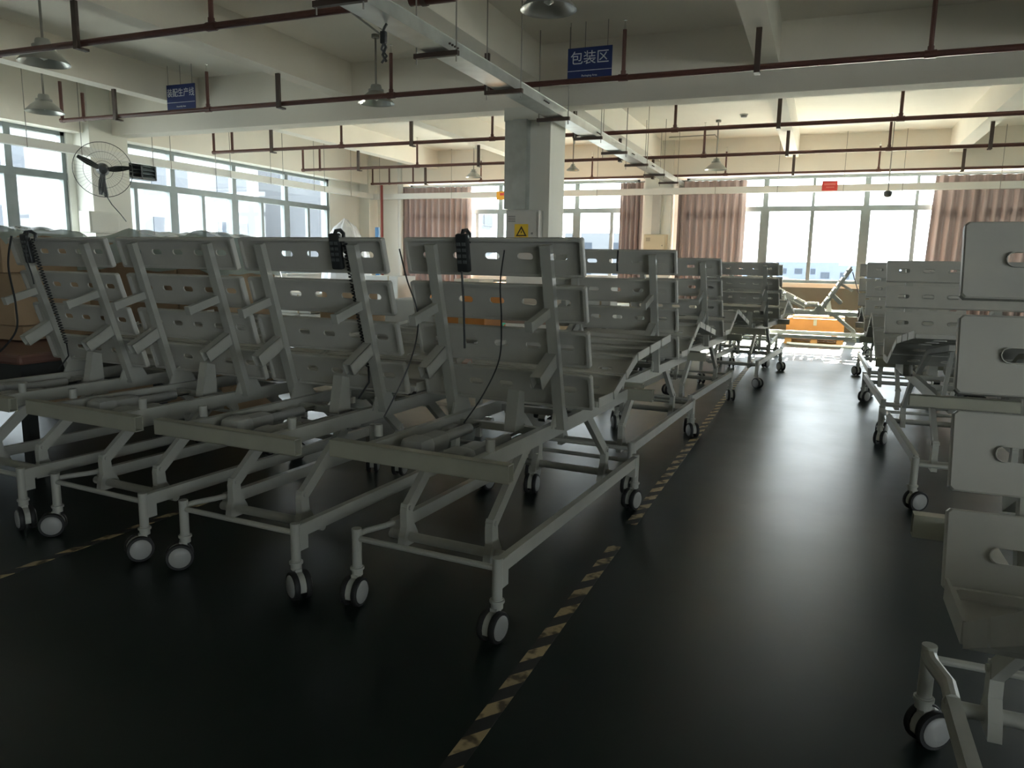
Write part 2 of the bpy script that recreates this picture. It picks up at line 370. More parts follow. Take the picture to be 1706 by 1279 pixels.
window('window_5', True, FW[2][0], FW[2][1], [6.9, 8.6, 10.3], [6.05, 7.75, 9.45, 11.15], [], 'added far window beyond the right edge of the picture')  # added out of view for more light on the far ceiling
for i, (a, b) in enumerate(BW):
    window('window_%d' % (6+i), True, a, b, [a+(b-a)/3, a+2*(b-a)/3], [a+(b-a)/6, a+(b-a)/2, a+5*(b-a)/6], [], 'added unseen window in the wall behind the viewer', YB-0.09)  # unseen, added as fill light for surfaces facing the viewer
window('window_7', False, RW[0], RW[1], [-8.0, -5.5], [-9.2, -6.7, -4.2], [], 'added unseen window in the right wall behind the viewer', WX=XR+0.09)  # unseen, added to brighten the near right ceiling and beam face
# ------------------------------------------------------------------ outside
def building(loc, sx, sy, sz, m, label, rows, cols, face, ww, wh, z0):
    root = empty('building', loc)
    ob('facade', MB().box((0, 0, sz/2), (sx, sy, sz)).mesh('facade'), m, root)
    for i in range(rows):
        for j in range(cols):
            z = z0 + i*3.2
            if face == 'X':
                y = -sy/2 + (j+0.5)*sy/cols
                wme = MB().box((sx/2, y, z), (0.10, ww, wh)).mesh('window')
            else:
                x = -sx/2 + (j+0.5)*sx/cols
                wme = MB().box((x, -sy/2, z), (ww, 0.10, wh)).mesh('window')
            ob('window', wme, FACADE2, root)
    tag(root, label, 'building')
building((-48, 30, -8), 16, 34, 21, FACADE, 'pale building with dark windows seen through the left windows', 6, 6, 'X', 3.0, 1.5, 1.6)
building((-46, 70, -8), 16, 36, 17, FACADE, 'pale long building seen through the right part of the left window band', 5, 7, 'X', 2.6, 1.4, 1.6)
building((-20, 95, -8), 18, 14, 13, FACADE, 'low pale block outside the far left window', 4, 4, 'Y', 2.4, 1.4, 1.6)
for i, (x, y, w, h) in enumerate(((-16, 150, 16, 10.2), (6, 165, 14, 9.9), (17, 140, 12, 10.0), (31, 155, 18, 10.6), (-3, 185, 13, 10.5))):
    building((x, y, -8), w, 12, h, CITY, ['grey block on the skyline, far left', 'low grey block on the skyline outside the aisle window', 'grey block on the skyline right of the aisle window', 'wide grey block on the skyline, far right', 'tallest narrow grey block furthest on the skyline'][i], 2, 4, 'Y', 1.6, 1.2, h-5.2)
g = span(-300, -13.0, -100, 500, -8.6, -8.02); tag(ob('ground', g.mesh('ground'), mat('dimmed_ground', (0.10, 0.105, 0.10), 0.9)), 'ground far below the left windows, made dark to limit bounced light', 'ground', kind='structure')  # kept dark so less light bounces in through the left windows
g = span(-13.0, 300, 18.8, 500, -8.6, -8.0).box((143, -57, -8.3), (312, 88, 0.6)); tag(ob('ground', g.mesh('ground'), mat('bounce_ground', (0.50, 0.48, 0.42), 0.9, var=0.1, vscale=0.02)), 'pale ground far below outside the hall, added to bounce light onto the ceiling', 'ground', kind='structure')  # laid out as a bright reflector throwing sunlight up to the ceilings

# ------------------------------------------------------------------ curtains
def curtain(x0, x1, label, amp=0.075, wl=0.165, seed=1, lean=0.0):
    rnd = random.Random(seed); bm = bmesh.new()
    n = max(30, int((x1-x0)/0.02)); zs = [0.55, 1.2, 1.9, 2.6, 3.12, 3.20, 3.27, 3.33]
    ph = [0.0]
    for i in range(n): ph.append(ph[-1] + 2*PI*(x1-x0)/n/(wl*rnd.uniform(0.7, 1.35)))
    rows = []
    for zi, z in enumerate(zs):
        row = []
        for i in range(n+1):
            x = x0 + (x1-x0)*i/n + lean*(3.2-z)
            k = amp*(1.0 if z < 3.0 else 0.55)
            y = YF-0.17 + k*math.sin(ph[i]) + 0.012*math.sin(3.1*ph[i]+z)
            row.append(bm.verts.new((x, y, z)))
        rows.append(row)
    for A, B in zip(rows, rows[1:]):
        for i in range(n): bm.faces.new((A[i], A[i+1], B[i+1], B[i]))
    me = bpy.data.meshes.new('curtain'); bm.to_mesh(me); bm.free()
    for p in me.polygons: p.use_smooth = True
    return tag(ob('curtain', me, CURT), label, 'curtain', 'curtains on the far wall')
curtain(-10.45, -8.42, 'pinkish brown pleated curtain at the left end of the far wall', seed=3)
curtain(-4.52, -3.98, 'narrow bunched grey curtain left of the far pilaster', wl=0.11, seed=4)
curtain(-3.16, -1.66, 'pinkish grey pleated curtain right of the far pilaster', seed=5)
curtain(2.02, 4.60, 'beige grey pleated curtain at the right of the aisle window', wl=0.19, seed=6, lean=-0.03)
for (a, b, lab) in ((-10.5, -3.95, 'curtain rail over the left far window'), (-3.22, 4.8, 'curtain rail over the aisle window')):
    m_ = MB(); m_.cyl((a, YF-0.17, 3.345), (b, YF-0.17, 3.345), 0.014, 8)
    k = a+0.1
    while k < b: m_.box((k, YF-0.08, 3.345), (0.03, 0.17, 0.02)); k += 1.3
    tag(ob('curtain_rail', m_.mesh('curtain_rail'), ALU), lab, 'curtain rail')

# ------------------------------------------------------------------ white wall trunking with suspension rods
def trunking(label, horizontal, a0, a1, z0, z1, rods):
    root = empty('cable_trunking')
    if horizontal:
        ob('duct', span(a0, a1, 17.50, 17.60, z0, z1).mesh('duct'), TRUNK, root)
        for u in rods: ob('suspension_rod', MB().cyl((u, 17.48, z0-0.02), (u, 17.48, ZS), 0.006, 6).mesh('suspension_rod'), ROD, root)
    else:
        ob('duct', span(-11.20, -11.08, a0, a1, z0, z1).mesh('duct'), TRUNK, root)
        for u in rods: ob('suspension_rod', MB().cyl((-11.06, u, z0-0.02), (-11.06, u, ZS), 0.006, 6).mesh('suspension_rod'), ROD, root)
    tag(root, label, 'trunking')
trunking('white cable trunking along the far wall below the curtain rails', True, -11.2, 7.0, 3.02, 3.16, [-10.9, -8.8, -6.9, -5.0, -2.3, -1.0, 0.3, 1.4, 3.1])
trunking('white cable trunking along the left wall above the windows', False, 1.0, 17.45, 3.03, 3.16, [8.0, 8.9, 10.3, 10.7, 11.8, 12.2, 13.4, 13.8, 14.9, 15.3, 16.4])

# ------------------------------------------------------------------ cable tray on the column line
tr = empty('cable_tray')
TX0, TX1, TZ0, TZ1 = -3.26, -3.04, 3.20, 3.305
t = MB(); t.box(((TX0+TX1)/2, 5.5+4.0, TZ0+0.004), (TX1-TX0, 24.0-7.3, 0.008))
t.box((TX0, 9.5, (TZ0+TZ1)/2), (0.006, 16.7, TZ1-TZ0)); t.box((TX1, 9.5, (TZ0+TZ1)/2), (0.006, 16.7, TZ1-TZ0))
t.box(((TX0+TX1)/2, 9.5, TZ1), (TX1-TX0+0.012, 16.7, 0.006))
ob('tray_body', t.mesh('tray_body'), GALV, tr)
for y in (3.2, 4.6, 6.0, 7.48, 9.05, 10.53, 12.0, 13.55, 15.1, 16.6):
    h = MB(); h.box(((TX0+TX1)/2-0.02, y, TZ0-0.022), (0.42, 0.042, 0.040)); ob('cross_bar', h.mesh('cross_bar'), BRKT, tr)
    for x in (TX0-0.10, TX1+0.06):
        ob('threaded_rod', MB().cyl((x, y, TZ0-0.09), (x, y, ZS), 0.006, 6).mesh('threaded_rod'), ROD, tr)
for y in (6.05, 8.4, 10.6, 12.7, 14.3):
    h = MB()
    for k in range(4): h.cyl((TX1+0.004, y-0.075+k*0.05, 3.25), (TX1+0.02, y-0.075+k*0.05, 3.25), 0.009, 6)
    ob('splice_bolts', h.mesh('splice_bolts'), BRKT, tr)
tag(tr, 'long galvanised cable tray hanging beside the column line', 'cable tray')
# dropped cable with plug below the tray
pl = empty('socket_cable', (-3.17, 5.16, 0.235))
ob('cord', MB().tube([(0.03, 0, 2.955), (0.01, 0, 2.93), (0, 0, 2.91), (0.0, 0, 2.90)], 0.010, 6).mesh('cord', True), DARKP, pl)
ob('socket', MB().box((0, 0, 2.86), (0.045, 0.04, 0.09), bevel=0.008).mesh('socket'), DARKP, pl)
ob('cord', MB().tube([(0, 0, 2.82), (0.02, 0, 2.79), (-0.015, 0.01, 2.74), (0.02, 0, 2.69)], 0.011, 6).mesh('cord', True), DARKP, pl)
ob('cord', MB().tube([(0, 0, 2.82), (-0.02, 0, 2.78), (0.02, 0.01, 2.73), (-0.02, 0, 2.68)], 0.009, 6).mesh('cord', True), DARKP, pl)
tag(pl, 'black socket cable dangling under the cable tray by the near lamp', 'cable')

# column duct + electrical box
cd = empty('riser_duct', (-3.79, 9.435, 0))
m_ = MB(); m_.box((0, 0, 2.70), (0.31, 0.12, 1.12)); ob('duct_body', m_.mesh('duct_body'), GALV, cd)
m_ = MB(); m_.box((0.06, -0.07, 2.70), (0.19, 0.03, 1.13)); ob('duct_cover', m_.mesh('duct_cover'), GALV, cd)
tag(cd, 'galvanised steel riser duct on the front of the column', 'duct')
def elec_box(name, loc, w, d, h, m, label, sticker=True):
    root = empty(name, loc)
    ob('body', MB().box((0, 0, 0), (w, d, h), bevel=0.008).mesh('body'), m, root)
    ob('door', MB().box((0, -d/2-0.008, 0), (w-0.05, 0.02, h-0.05), bevel=0.004).mesh('door'), m, root)
    v = MB()
    for k in range(4): v.box((-w*0.3, -d/2-0.02, h/2-0.08-0.022*k), (0.10, 0.006, 0.007))
    ob('vent_slot', v.mesh('vent_slot'), DARKP, root)
    ob('lock', MB().cyl((w*0.33, -d/2-0.016, 0.06), (w*0.33, -d/2-0.034, 0.06), 0.014, 12).mesh('lock'), CHROME, root)
    if sticker:
        s = ob('warning_sticker', MB().box((0.0, -d/2-0.0195, 0.08), (0.19, 0.003, 0.20)).mesh('warning_sticker'), YEL, root)
        tri = MB(); A = [(-0.075, -0.055), (0.075, -0.055), (0.0, 0.075)]; Bq = [(-0.048, -0.039), (0.048, -0.039), (0.0, 0.044)]
        for i in range(3):
            p, q, r_, s_ = A[i], A[(i+1) % 3], Bq[(i+1) % 3], Bq[i]
            tri.prism([p, q, r_, s_], 'Y', -0.0012, 0.0012)
        ob('warning_triangle', tri.mesh('warning_triangle'), INK, s, loc=(0, -d/2-0.0222, 0.08))
        bolt = MB().prism([(0.006, 0.022), (-0.012, -0.006), (-0.002, -0.006), (-0.007, -0.030), (0.013, 0.003), (0.002, 0.003)], 'Y', -0.001, 0.001)
        ob('lightning_bolt', bolt.mesh('lightning_bolt'), INK, s, loc=(0, -d/2-0.0222, 0.08))
    return tag(root, label, 'electrical box')
elec_box('electrical_box', (-3.66, 9.40, 1.76), 0.46, 0.17, 0.72, BOXGREY, 'grey electrical box with yellow warning sticker on the column')
elec_box('electrical_box', (-3.58, 17.54, 1.82), 0.52, 0.17, 0.62, mat('cabinet_cream', (0.62, 0.54, 0.38), 0.5), 'cream electrical box on the far pilaster between curtains', sticker=False)
ob_ = empty('riser_duct', (-3.60, 17.60, 0)); ob('duct_body', MB().box((0, 0, 2.58), (0.20, 0.07, 0.88)).mesh('duct_body'), BOXGREY, ob_); tag(ob_, 'grey riser duct on the far pilaster', 'duct')

# ------------------------------------------------------------------ sprinkler pipes
PZ = 3.40
def sprinkler(Y, x0, x1, risers, hangers, ends, label, r=0.030):
    root = empty('sprinkler_pipe', (0, Y, PZ))
    m_ = MB(); m_.cyl((x0, 0, 0), (x1, 0, 0), r, 10)
    for x in risers: m_.cyl((x-0.05, 0, 0), (x+0.05, 0, 0), r*1.25, 10)
    ob('main_run', m_.mesh('main_run', True), PIPE, root)
    for x in risers:
        rr = MB(); rr.cyl((x, 0, 0), (x, 0, 0.48), r*0.72, 8); rr.cyl((x, 0, 0.0), (x, 0, 0.07), r*0.95, 8)
        ob('riser', rr.mesh('riser', True), PIPE, root)
        hd = MB(); hd.cyl((x, 0, 0.48), (x, 0, 0.53), 0.017, 8, r2=0.010); hd.cyl((x, 0, 0.53), (x, 0, 0.57), 0.007, 6); hd.cyl((x, 0, 0.57), (x, 0, 0.576), 0.022, 10)
        ob('sprinkler_head', hd.mesh('sprinkler_head'), CHROME, root)
    for x in hangers:
        h = MB(); top = ZB2-PZ
        h.box((x, -0.045, (top-0.06)/2), (0.055, 0.035, top+0.06)); h.box((x, 0.0, -0.05), (0.055, 0.13, 0.022))
        ob('hanger', h.mesh('hanger'), BRKT, root)
    for (xs, ztop) in ends:
        e = MB(); e.cyl((xs, 0, 0), (xs, 0, ztop), r*0.8, 8); e.cyl((xs-0.03, 0, 0), (xs+0.03, 0, 0), r*1.2, 8)
        ob('drop_pipe', e.mesh('drop_pipe', True), PIPE, root)
    return tag(root, label, 'sprinkler pipe', 'sprinkler pipes under the ceiling')
sprinkler(5.36, -10.9, -3.52, [-7.75, -5.0], [-9.42, -6.57, -3.50], [(-10.85, 0.55)], 'brown sprinkler pipe nearest the viewer at top left')
sprinkler(8.20, -10.56, 9.0, [-7.77, -4.94, -2.10, 0.78, 3.6], [-9.42, -6.57, -3.66, -0.74, 2.33], [(-10.54, 0.55), (-10.10, 0.36)], 'brown sprinkler pipe in front of the hanging blue signs')
sprinkler(11.50, -10.83, 9.0, [-7.94, -5.06, -2.14, 0.82, 3.7], [-9.42, -6.52, -3.66, -0.70, 2.33], [(-10.80, 0.50), (-10.36, 0.45)], 'brown sprinkler pipe just beyond the main beam')
sprinkler(14.30, -10.92, 9.0, [-8.00, -5.05, -2.12, 0.89, 3.7], [-9.42, -6.57, -3.66, -0.70, 2.33], [(-10.90, 0.50), (-10.45, 0.45)], 'brown sprinkler pipe third from the far wall beam')
sprinkler(17.30, -11.05, 9.0, [-7.9, -5.08, -2.08, 0.92, 3.7], [-9.42, -6.57, -3.66, -0.70, 2.40], [(-11.0, 0.42), (-10.5, 0.42), (-9.8, 0.40)], 'red brown sprinkler pipe furthest away, close to the far wall', r=0.026)
# large main pipe at the top, running beside the tray
mp_ = empty('main_pipe'); ob('main_run', MB().cyl((-3.53, 6.20, 3.72), (-3.10, 6.21, 3.72), 0.062, 14).mesh('main_run', True), PIPE, mp_)
ob('clamp', MB().cyl((-3.42, 6.205, 3.72), (-3.37, 6.206, 3.72), 0.070, 14).mesh('clamp', True), BRKT, mp_); ob('suspension_rod', MB().cyl((-3.395, 6.205, 3.78), (-3.395, 6.205, ZS), 0.008, 6).mesh('suspension_rod'), ROD, mp_)
tag(mp_, 'short thick brown pipe at the top edge beside the cable tray', 'pipe')
# corner stand pipes
cp = empty('stand_pipe', (-10.72, 17.28, 0)); ob('pipe_run', MB().cyl((0, 0, 0), (0, 0, 3.36), 0.035, 10).mesh('pipe_run', True), mat('red_pipe', (0.24, 0.04, 0.03), 0.5), cp)
ob('valve', MB().cyl((0, -0.06, 1.3), (0, -0.12, 1.3), 0.05, 12).mesh('valve'), RED, cp); tag(cp, 'red standpipe in the corner of the left and far walls', 'pipe')
cp = empty('drain_pipe', (-10.42, 17.72, 0)); ob('pipe_run', MB().cyl((0, 0, 0), (0, 0, ZS), 0.07, 14).mesh('pipe_run', True), TRUNK, cp)
ob('collar', MB().cyl((0, 0, 2.5), (0, 0, 2.6), 0.082, 14).mesh('collar', True), TRUNK, cp); tag(cp, 'white drain pipe in the far left corner', 'pipe')

# ------------------------------------------------------------------ pendant lamps
def lamp(x, y, z, dia, label, rod_top=ZS):
    root = empty('pendant_lamp', (x, y, z)); r = dia/2
    sh = MB().lathe([(r, 0), (r*0.985, 0.012), (r*0.70, r*0.36), (r*0.40, r*0.60), (r*0.36, r*0.62), (r*0.355, r*0.60), (r*0.67, r*0.35), (r*0.96, 0.012), (r, 0)], 28)
    ob('lamp_shade', sh.mesh('lamp_shade', True, 50), SHADE_OUT, root)
    ob('reflector', MB().lathe([(r*0.95, 0.010), (r*0.66, r*0.33), (r*0.34, r*0.57), (0.001, r*0.58)], 28).mesh('reflector', True, 50), SHADE_IN, root)
    hs = MB(); hs.lathe([(0.001, r*0.98), (r*0.26, r*0.97), (r*0.30, r*0.86), (r*0.30, r*0.74), (r*0.42, r*0.72), (r*0.42, r*0.62), (0.001, r*0.60)], 20)
    ob('lamp_housing', hs.mesh('lamp_housing', True, 40), SHADE_OUT, root)
    ob('bulb', MB().lathe([(0.001, 0.03), (r*0.16, 0.05), (r*0.18, r*0.25), (r*0.10, r*0.5), (0.001, r*0.55)], 14).mesh('bulb', True, 60), mat('unlit_bulb', (0.85, 0.85, 0.82), 0.2), root)
    ob('rod', MB().cyl((0, 0, r*0.95), (0, 0, rod_top-z), 0.013, 8).mesh('rod', True), ROD, root)
    cb = MB(); cb.cyl((0, 0, rod_top-z-0.04), (0, 0, rod_top-z), 0.05, 12); ob('ceiling_rose', cb.mesh('ceiling_rose', True), ROD, root)
    return tag(root, label, 'lamp', 'pendant factory lamps')
lamp(-7.74, 5.86, 3.43, 0.50, 'grey pendant factory lamp at the top left, nearest of the left pair')
lamp(-9.57, 7.20, 3.28, 0.46, 'small grey pendant lamp lower left above the fan')
lamp(-5.37, 8.55, 3.40, 0.46, 'pendant lamp over the row of beds, left of the column')
lamp(-2.02, 5.60, 3.30, 0.42, 'pendant lamp cut by the top edge of the picture')
lamp(-7.35, 15.7, 3.30, 0.36, 'distant pendant lamp left of the column')
lamp(-4.84, 15.1, 3.31, 0.27, 'smallest distant pendant lamp right of the column')
lamp(-2.05, 15.5, 3.29, 0.43, 'distant pendant lamp over the aisle near the far curtain')
# conduits on the ceiling feeding the lamps
def conduit(pts, label, r=0.011):
    root = ob('conduit', MB().tube(pts, r, 6).mesh('conduit', True), ROD); return tag(root, label, 'conduit')
conduit([(-4.75, 3.0, 4.16), (-4.80, 6.0, 4.16), (-5.2, 8.45, 4.16)], 'thin conduit on the slab leading to the near lamp')
conduit([(-4.55, 4.0, 4.18), (-4.70, 6.5, 4.18), (-5.15, 8.45, 4.18)], 'second thin conduit on the slab beside the first one', 0.007)
conduit([(-3.0, 15.55, 3.95), (-2.1, 15.5, 3.95), (-2.06, 15.5, 3.9)], 'short horizontal conduit above the far aisle lamp')
conduit([(-3.2, 13.2, 4.10), (-2.2, 13.2, 4.10)], 'short conduit on the slab right of the column')
# smoke detector and ceiling camera
sd = empty('smoke_detector', (-1.54, 15.05, ZS)); ob('base', MB().cyl((0, 0, -0.02), (0, 0, 0), 0.075, 20).mesh('base', True), TRUNK, sd); ob('sensor', MB().lathe([(0.06, -0.02), (0.05, -0.055), (0.001, -0.06)], 20).mesh('sensor', True, 60), DISC, sd); tag(sd, 'small round smoke detector on the far slab', 'smoke detector')
cm = empty('ceiling_camera', (1.08, 16.5, 0)); ob('rod', MB().cyl((0, 0, 2.92), (0, 0, ZS), 0.011, 8).mesh('rod', True), ROD, cm)
ob('dome', MB().lathe([(0.001, 2.80), (0.055, 2.81), (0.075, 2.85), (0.075, 2.91), (0.03, 2.93), (0.001, 2.93)], 18).mesh('dome', True, 60), DARKP, cm); tag(cm, 'small dark dome camera hanging before the far window', 'camera')

# ------------------------------------------------------------------ signs
def text_mesh(body, size, name, align='CENTER', weight=0.0):
    cu = bpy.data.curves.new(name, 'FONT'); cu.body = body; cu.size = size; cu.align_x = align; cu.align_y = 'CENTER'; cu.extrude = 0.001; cu.offset = weight
    o = bpy.data.objects.new(name, cu); COL.objects.link(o)
    bpy.context.view_layer.update()
    me = bpy.data.meshes.new_from_object(o.evaluated_get(bpy.context.evaluated_depsgraph_get()))
    bpy.data.objects.remove(o); return me
def hanging_sign(loc, w, h, big, small, bs, label, wires, sx=1.0, rz=0.0):
    root = empty('hanging_sign', loc, rz)
    ob('board', MB().box((0, 0, 0), (w, 0.012, h)).mesh('board'), BLUE, root)
    me = text_mesh(big, bs, 'lettering', weight=0.0); o = ob('lettering', me, WHITE, root, loc=(0, -0.0075, h*0.16), rot=(R(90), 0, 0)); o.scale = (sx, 1, 1)
    me = text_mesh(small, h*0.085, 'lettering'); ob('lettering', me, WHITE, root, loc=(0, -0.0075, -h*0.36), rot=(R(90), 0, 0))
    ob('rule_line', MB().box((0, -0.007, -h*0.20), (w*0.99, 0.002, h*0.018)).mesh('rule_line'), WHITE, root)
    for x in wires: ob('wire', MB().cyl((x, 0, h/2), (x, 0, ZS-loc[2]), 0.004, 6).mesh('wire'), ROD, root)
    return tag(root, label, 'sign')
hanging_sign((-2.685, 8.9, 3.752), 0.535, 0.365, '\u5305\u88c5\u533a', 'Packaging Area', 0.158, 'blue hanging sign for the packaging area right of the column', (-0.24, -0.06, 0.21))
hanging_sign((-8.935, 8.9, 3.768), 0.54, 0.36, '\u88c5\u914d\u751f\u4ea7\u7ebf', 'Assembly Line', 0.128, 'blue hanging sign for the assembly line at upper left', (-0.24, 0.0, 0.22), sx=0.82, rz=0.0)
rs = empty('window_sign', (0.035, 17.47, 3.135)); ob('board', MB().box((0, 0, 0), (0.30, 0.012, 0.20)).mesh('board'), RED, rs)
ob('pale_band', MB().box((0, -0.007, 0.03), (0.22, 0.002, 0.035)).mesh('pale_band'), mat('faded_pink', (0.70, 0.20, 0.17), 0.5), rs); ob('pale_band', MB().box((0.01, -0.007, -0.03), (0.16, 0.002, 0.02)).mesh('pale_band'), mat('faded_pink', (0.70, 0.20, 0.17), 0.5), rs)
tag(rs, 'small red sign hung on the trunking before the aisle window', 'sign')
ys = empty('window_sign', (-7.42, 17.47, 3.06)); ob('board', MB().box((0, 0, 0), (0.26, 0.012, 0.20)).mesh('board'), mat('sign_orange_yellow', (0.80, 0.42, 0.03), 0.5), ys)
ob('red_patch', MB().box((0.02, -0.007, 0.03), (0.12, 0.002, 0.06)).mesh('red_patch'), RED, ys); tag(ys, 'small yellow and red sign hung just left of the column', 'sign')

# ------------------------------------------------------------------ wall fan, white box, louvre
fan = empty('wall_fan', (-10.86, 9.10, 2.81), 0.0); fan.rotation_euler = (0, R(8), R(-38))
FR = 0.43
cg = MB()
for k in range(44):
    a = 2*PI*k/44
    pts = [(0.02 if j == 0 else 0.09*(1-(j/5)**2.2)+0.0, FR*j/5*math.cos(a), FR*j/5*math.sin(a)) for j in range(1, 6)]
    cg.tube(pts, 0.0016, 3)
ob('front_guard', cg.mesh('front_guard'), ROD, fan)
rg = MB()
for rr, xx in ((FR, 0.0), (FR*0.66, 0.055), (FR*0.33, 0.08)):
    rg.tube([(xx, rr*math.cos(2*PI*k/40), rr*math.sin(2*PI*k/40)) for k in range(41)], 0.006 if rr == FR else 0.003, 6)
ob('guard_ring', rg.mesh('guard_ring', True), DARKP, fan)
for k in range(3):
    a0 = R(-12 + 120*k) if k != 1 else R(148); a0 = [R(8), R(152), R(262)][k]
    b = bmesh.new(); n = 7; L_, Rr = [], []
    for j in range(n):
        t_ = j/(n-1); rr = 0.07+0.33*t_; w_ = 0.035+0.05*math.sin(PI*min(1, 0.15+t_*0.8))
        for s_, arr in ((-1, L_), (1, Rr)):
            arr.append(b.verts.new((0.02*s_+0.01, rr*math.cos(a0)-s_*w_*math.sin(a0)*0.55, rr*math.sin(a0)+s_*w_*math.cos(a0)*0.55)))
    for j in range(n-1): b.faces.new((L_[j], L_[j+1], Rr[j+1], Rr[j]))
    bmesh.ops.solidify(b, geom=b.faces[:], thickness=0.003)
    me = bpy.data.meshes.new('blade'); b.to_mesh(me); b.free(); ob('blade', me, DARKP, fan)
ob('motor', MB().lathe([(0.001, -0.22), (0.08, -0.21), (0.10, -0.15), (0.10, -0.05), (0.075, 0.03), (0.06, 0.06), (0.001, 0.065)], 20, axis='X').mesh('motor', True, 50), DARKP, fan)
ob('bracket', MB().tube([(-0.13, 0, -0.02), (-0.17, 0, -0.20), (-0.16, 0.02, -0.36), (-0.24, 0.03, -0.42)], 0.035, 8).mesh('bracket', True), DARKP, fan)
ob('power_cord', MB().tube([(-0.12, 0.0, -0.36), (-0.10, 0.10, -0.55), (-0.05, 0.22, -0.70), (-0.10, 0.30, -0.82)], 0.008, 6).mesh('power_cord', True), DARKP, fan)
tag(fan, 'large dark wall fan with wire guard on the left pilaster', 'fan')
wb = empty('switch_box', (-11.10, 9.17, 1.98)); ob('body', MB().box((0, 0, 0), (0.24, 0.56, 0.34), bevel=0.01).mesh('body'), WALL, wb); ob('lid', MB().box((0.125, 0, 0), (0.012, 0.50, 0.29), bevel=0.004).mesh('lid'), WALL, wb)
tag(wb, 'white switch box on the left pilaster under the fan', 'switch box')
lv = empty('louvre_vent', (-11.55, 10.40, 3.0))
ob('frame', MB().box((-0.10, 0, 0), (0.02, 0.64, 0.37)).box((0, 0.31, 0), (0.20, 0.03, 0.37)).box((0, -0.31, 0), (0.20, 0.03, 0.37)).box((0, 0, 0.175), (0.20, 0.64, 0.03)).box((0, 0, -0.175), (0.20, 0.64, 0.03)).box((0.02, 0, 0), (0.16, 0.03, 0.37)).mesh('frame'), DARKP, lv)
for k in range(5):
    ob('louvre_slat', MB().box((0.05, 0.155, -0.13+0.065*k), (0.10, 0.28, 0.008), rot=(0, R(35), 0)).mesh('louvre_slat'), ALU, lv)
    ob('louvre_slat', MB().box((0.05, -0.155, -0.13+0.065*k), (0.10, 0.28, 0.008), rot=(0, R(35), 0)).mesh('louvre_slat'), DARKP, lv)
tag(lv, 'dark louvred vent set in the upper left window pane', 'vent')

# ------------------------------------------------------------------ hospital beds
# local frame of a bed: origin on the floor between the two head-end castor posts, +y towards the foot, x to the right
CACHE = {}
def cached(key, build):
    if key not in CACHE: CACHE[key] = build()
    return CACHE[key]
PW = 0.88
def panel_mesh(h, slots=(-0.325, -0.1625, 0.0, 0.1625, 0.325), sides=0.0):
    """pressed steel slat panel: stadium slots, returned edges; lies in XZ, faces -Y (rear side), z from 0 to h"""
    bm = bmesh.new(); es = []
    def loop(pts):
        vs = [bm.verts.new((x, 0, z)) for x, z in pts]
        for i in range(len(vs)): es.append(bm.edges.new((vs[i], vs[(i+1) % len(vs)])))
        return vs
    W2 = PW/2; c = 0.007
    outer = loop([(-W2+c, 0), (W2-c, 0), (W2, c), (W2, h-c), (W2-c, h), (-W2+c, h), (-W2, h-c), (-W2, c)])
    holes = []
    for sx in slots:
        pts = []
        for k in range(9): a = -PI/2+PI*k/8; pts.append((sx+0.022+0.017*math.cos(a), h/2+0.017*math.sin(a)))
        for k in range(9): a = PI/2+PI*k/8; pts.append((sx-0.022+0.017*math.cos(a), h/2+0.017*math.sin(a)))
        holes.append(loop(pts))
    bmesh.ops.triangle_fill(bm, use_beauty=True, use_dissolve=False, edges=es)
    # returned outer edge (towards the rear) with a small inner lip
    def skirt(vs, dy, inset=0.0):
        new = []
        for v in vs:
            d = Vector((0, dy, 0)); co = v.co.copy()
            if inset: co.x *= 1-inset/W2; co.z = h/2+(co.z-h/2)*(1-inset*2/h)
            new.append(bm.verts.new(co+d))
        for i in range(len(vs)): bm.faces.new((vs[i], vs[(i+1) % len(vs)], new[(i+1) % len(vs)], new[i]))
        return new
    a = skirt(outer, -0.004, -0.003); b = skirt(a, -0.020); b2 = skirt(b, -0.004, 0.003); skirt(b2, -0.0002, 0.011)
    for hl in holes: skirt(hl, 0.006)
    bmesh.ops.recalc_face_normals(bm, faces=bm.faces[:])
    bmesh.ops.solidify(bm, geom=bm.faces[:], thickness=0.0018)
    mb = MB(); mb.bm.free(); mb.bm = bm
    if sides:
        for sx in (-1, 1): mb.box((sx*(W2+0.004), -0.022, h/2), (0.006, sides, h-0.006))
    me = bpy.data.meshes.new('panel'); bm.to_mesh(me); bm.free(); me.materials.append(PANEL)
    return me

def castor_meshes():
    body = MB(); body.cyl((0, 0, 0.125), (0, 0, 0.165), 0.024, 12); body.cyl((0, 0, 0.150), (0, 0, 0.160), 0.030, 12)
    # hood between the two wheels
    prof = [(0.056*math.cos(R(a)), 0.0625+0.056*math.sin(R(a))) for a in range(-20, 201, 20)]
    body.prism([(y-0.028, z) for y, z in prof] , 'X', -0.013, 0.013)
    body.box((0, -0.010, 0.115), (0.030, 0.035, 0.03))
    me_b = body.mesh('castor', True); me_b.materials.append(STEEL)
    ty = MB().lathe([(0.045, -0.011), (0.060, -0.011), (0.0625, -0.006), (0.0625, 0.006), (0.060, 0.011), (0.045, 0.011), (0.045, -0.011)], 24, axis='X').mesh('tyre', True); ty.materials.append(BLACK)
    cv = MB().lathe([(0.048, 0.0), (0.0485, 0.006), (0.042, 0.011), (0.020, 0.0145), (0.0005, 0.015)], 24, axis='X').mesh('wheel_cover', True, 50); cv.materials.append(DISC)
    return me_b, ty, cv

def add_castor(root, x, y, ang):
    mb_, ty, cv = cached('castor', castor_meshes)
    c = ob('castor', mb_, None, root, (x, y, 0), (0, 0, ang))
    for s in (-1, 1):
        ob('tyre', ty, None, c, (0.026*s, -0.028, 0.0625))
        ob('wheel_cover', cv, None, c, (0.033*s, -0.028, 0.0625), (0, 0, 0 if s > 0 else PI))
    return c

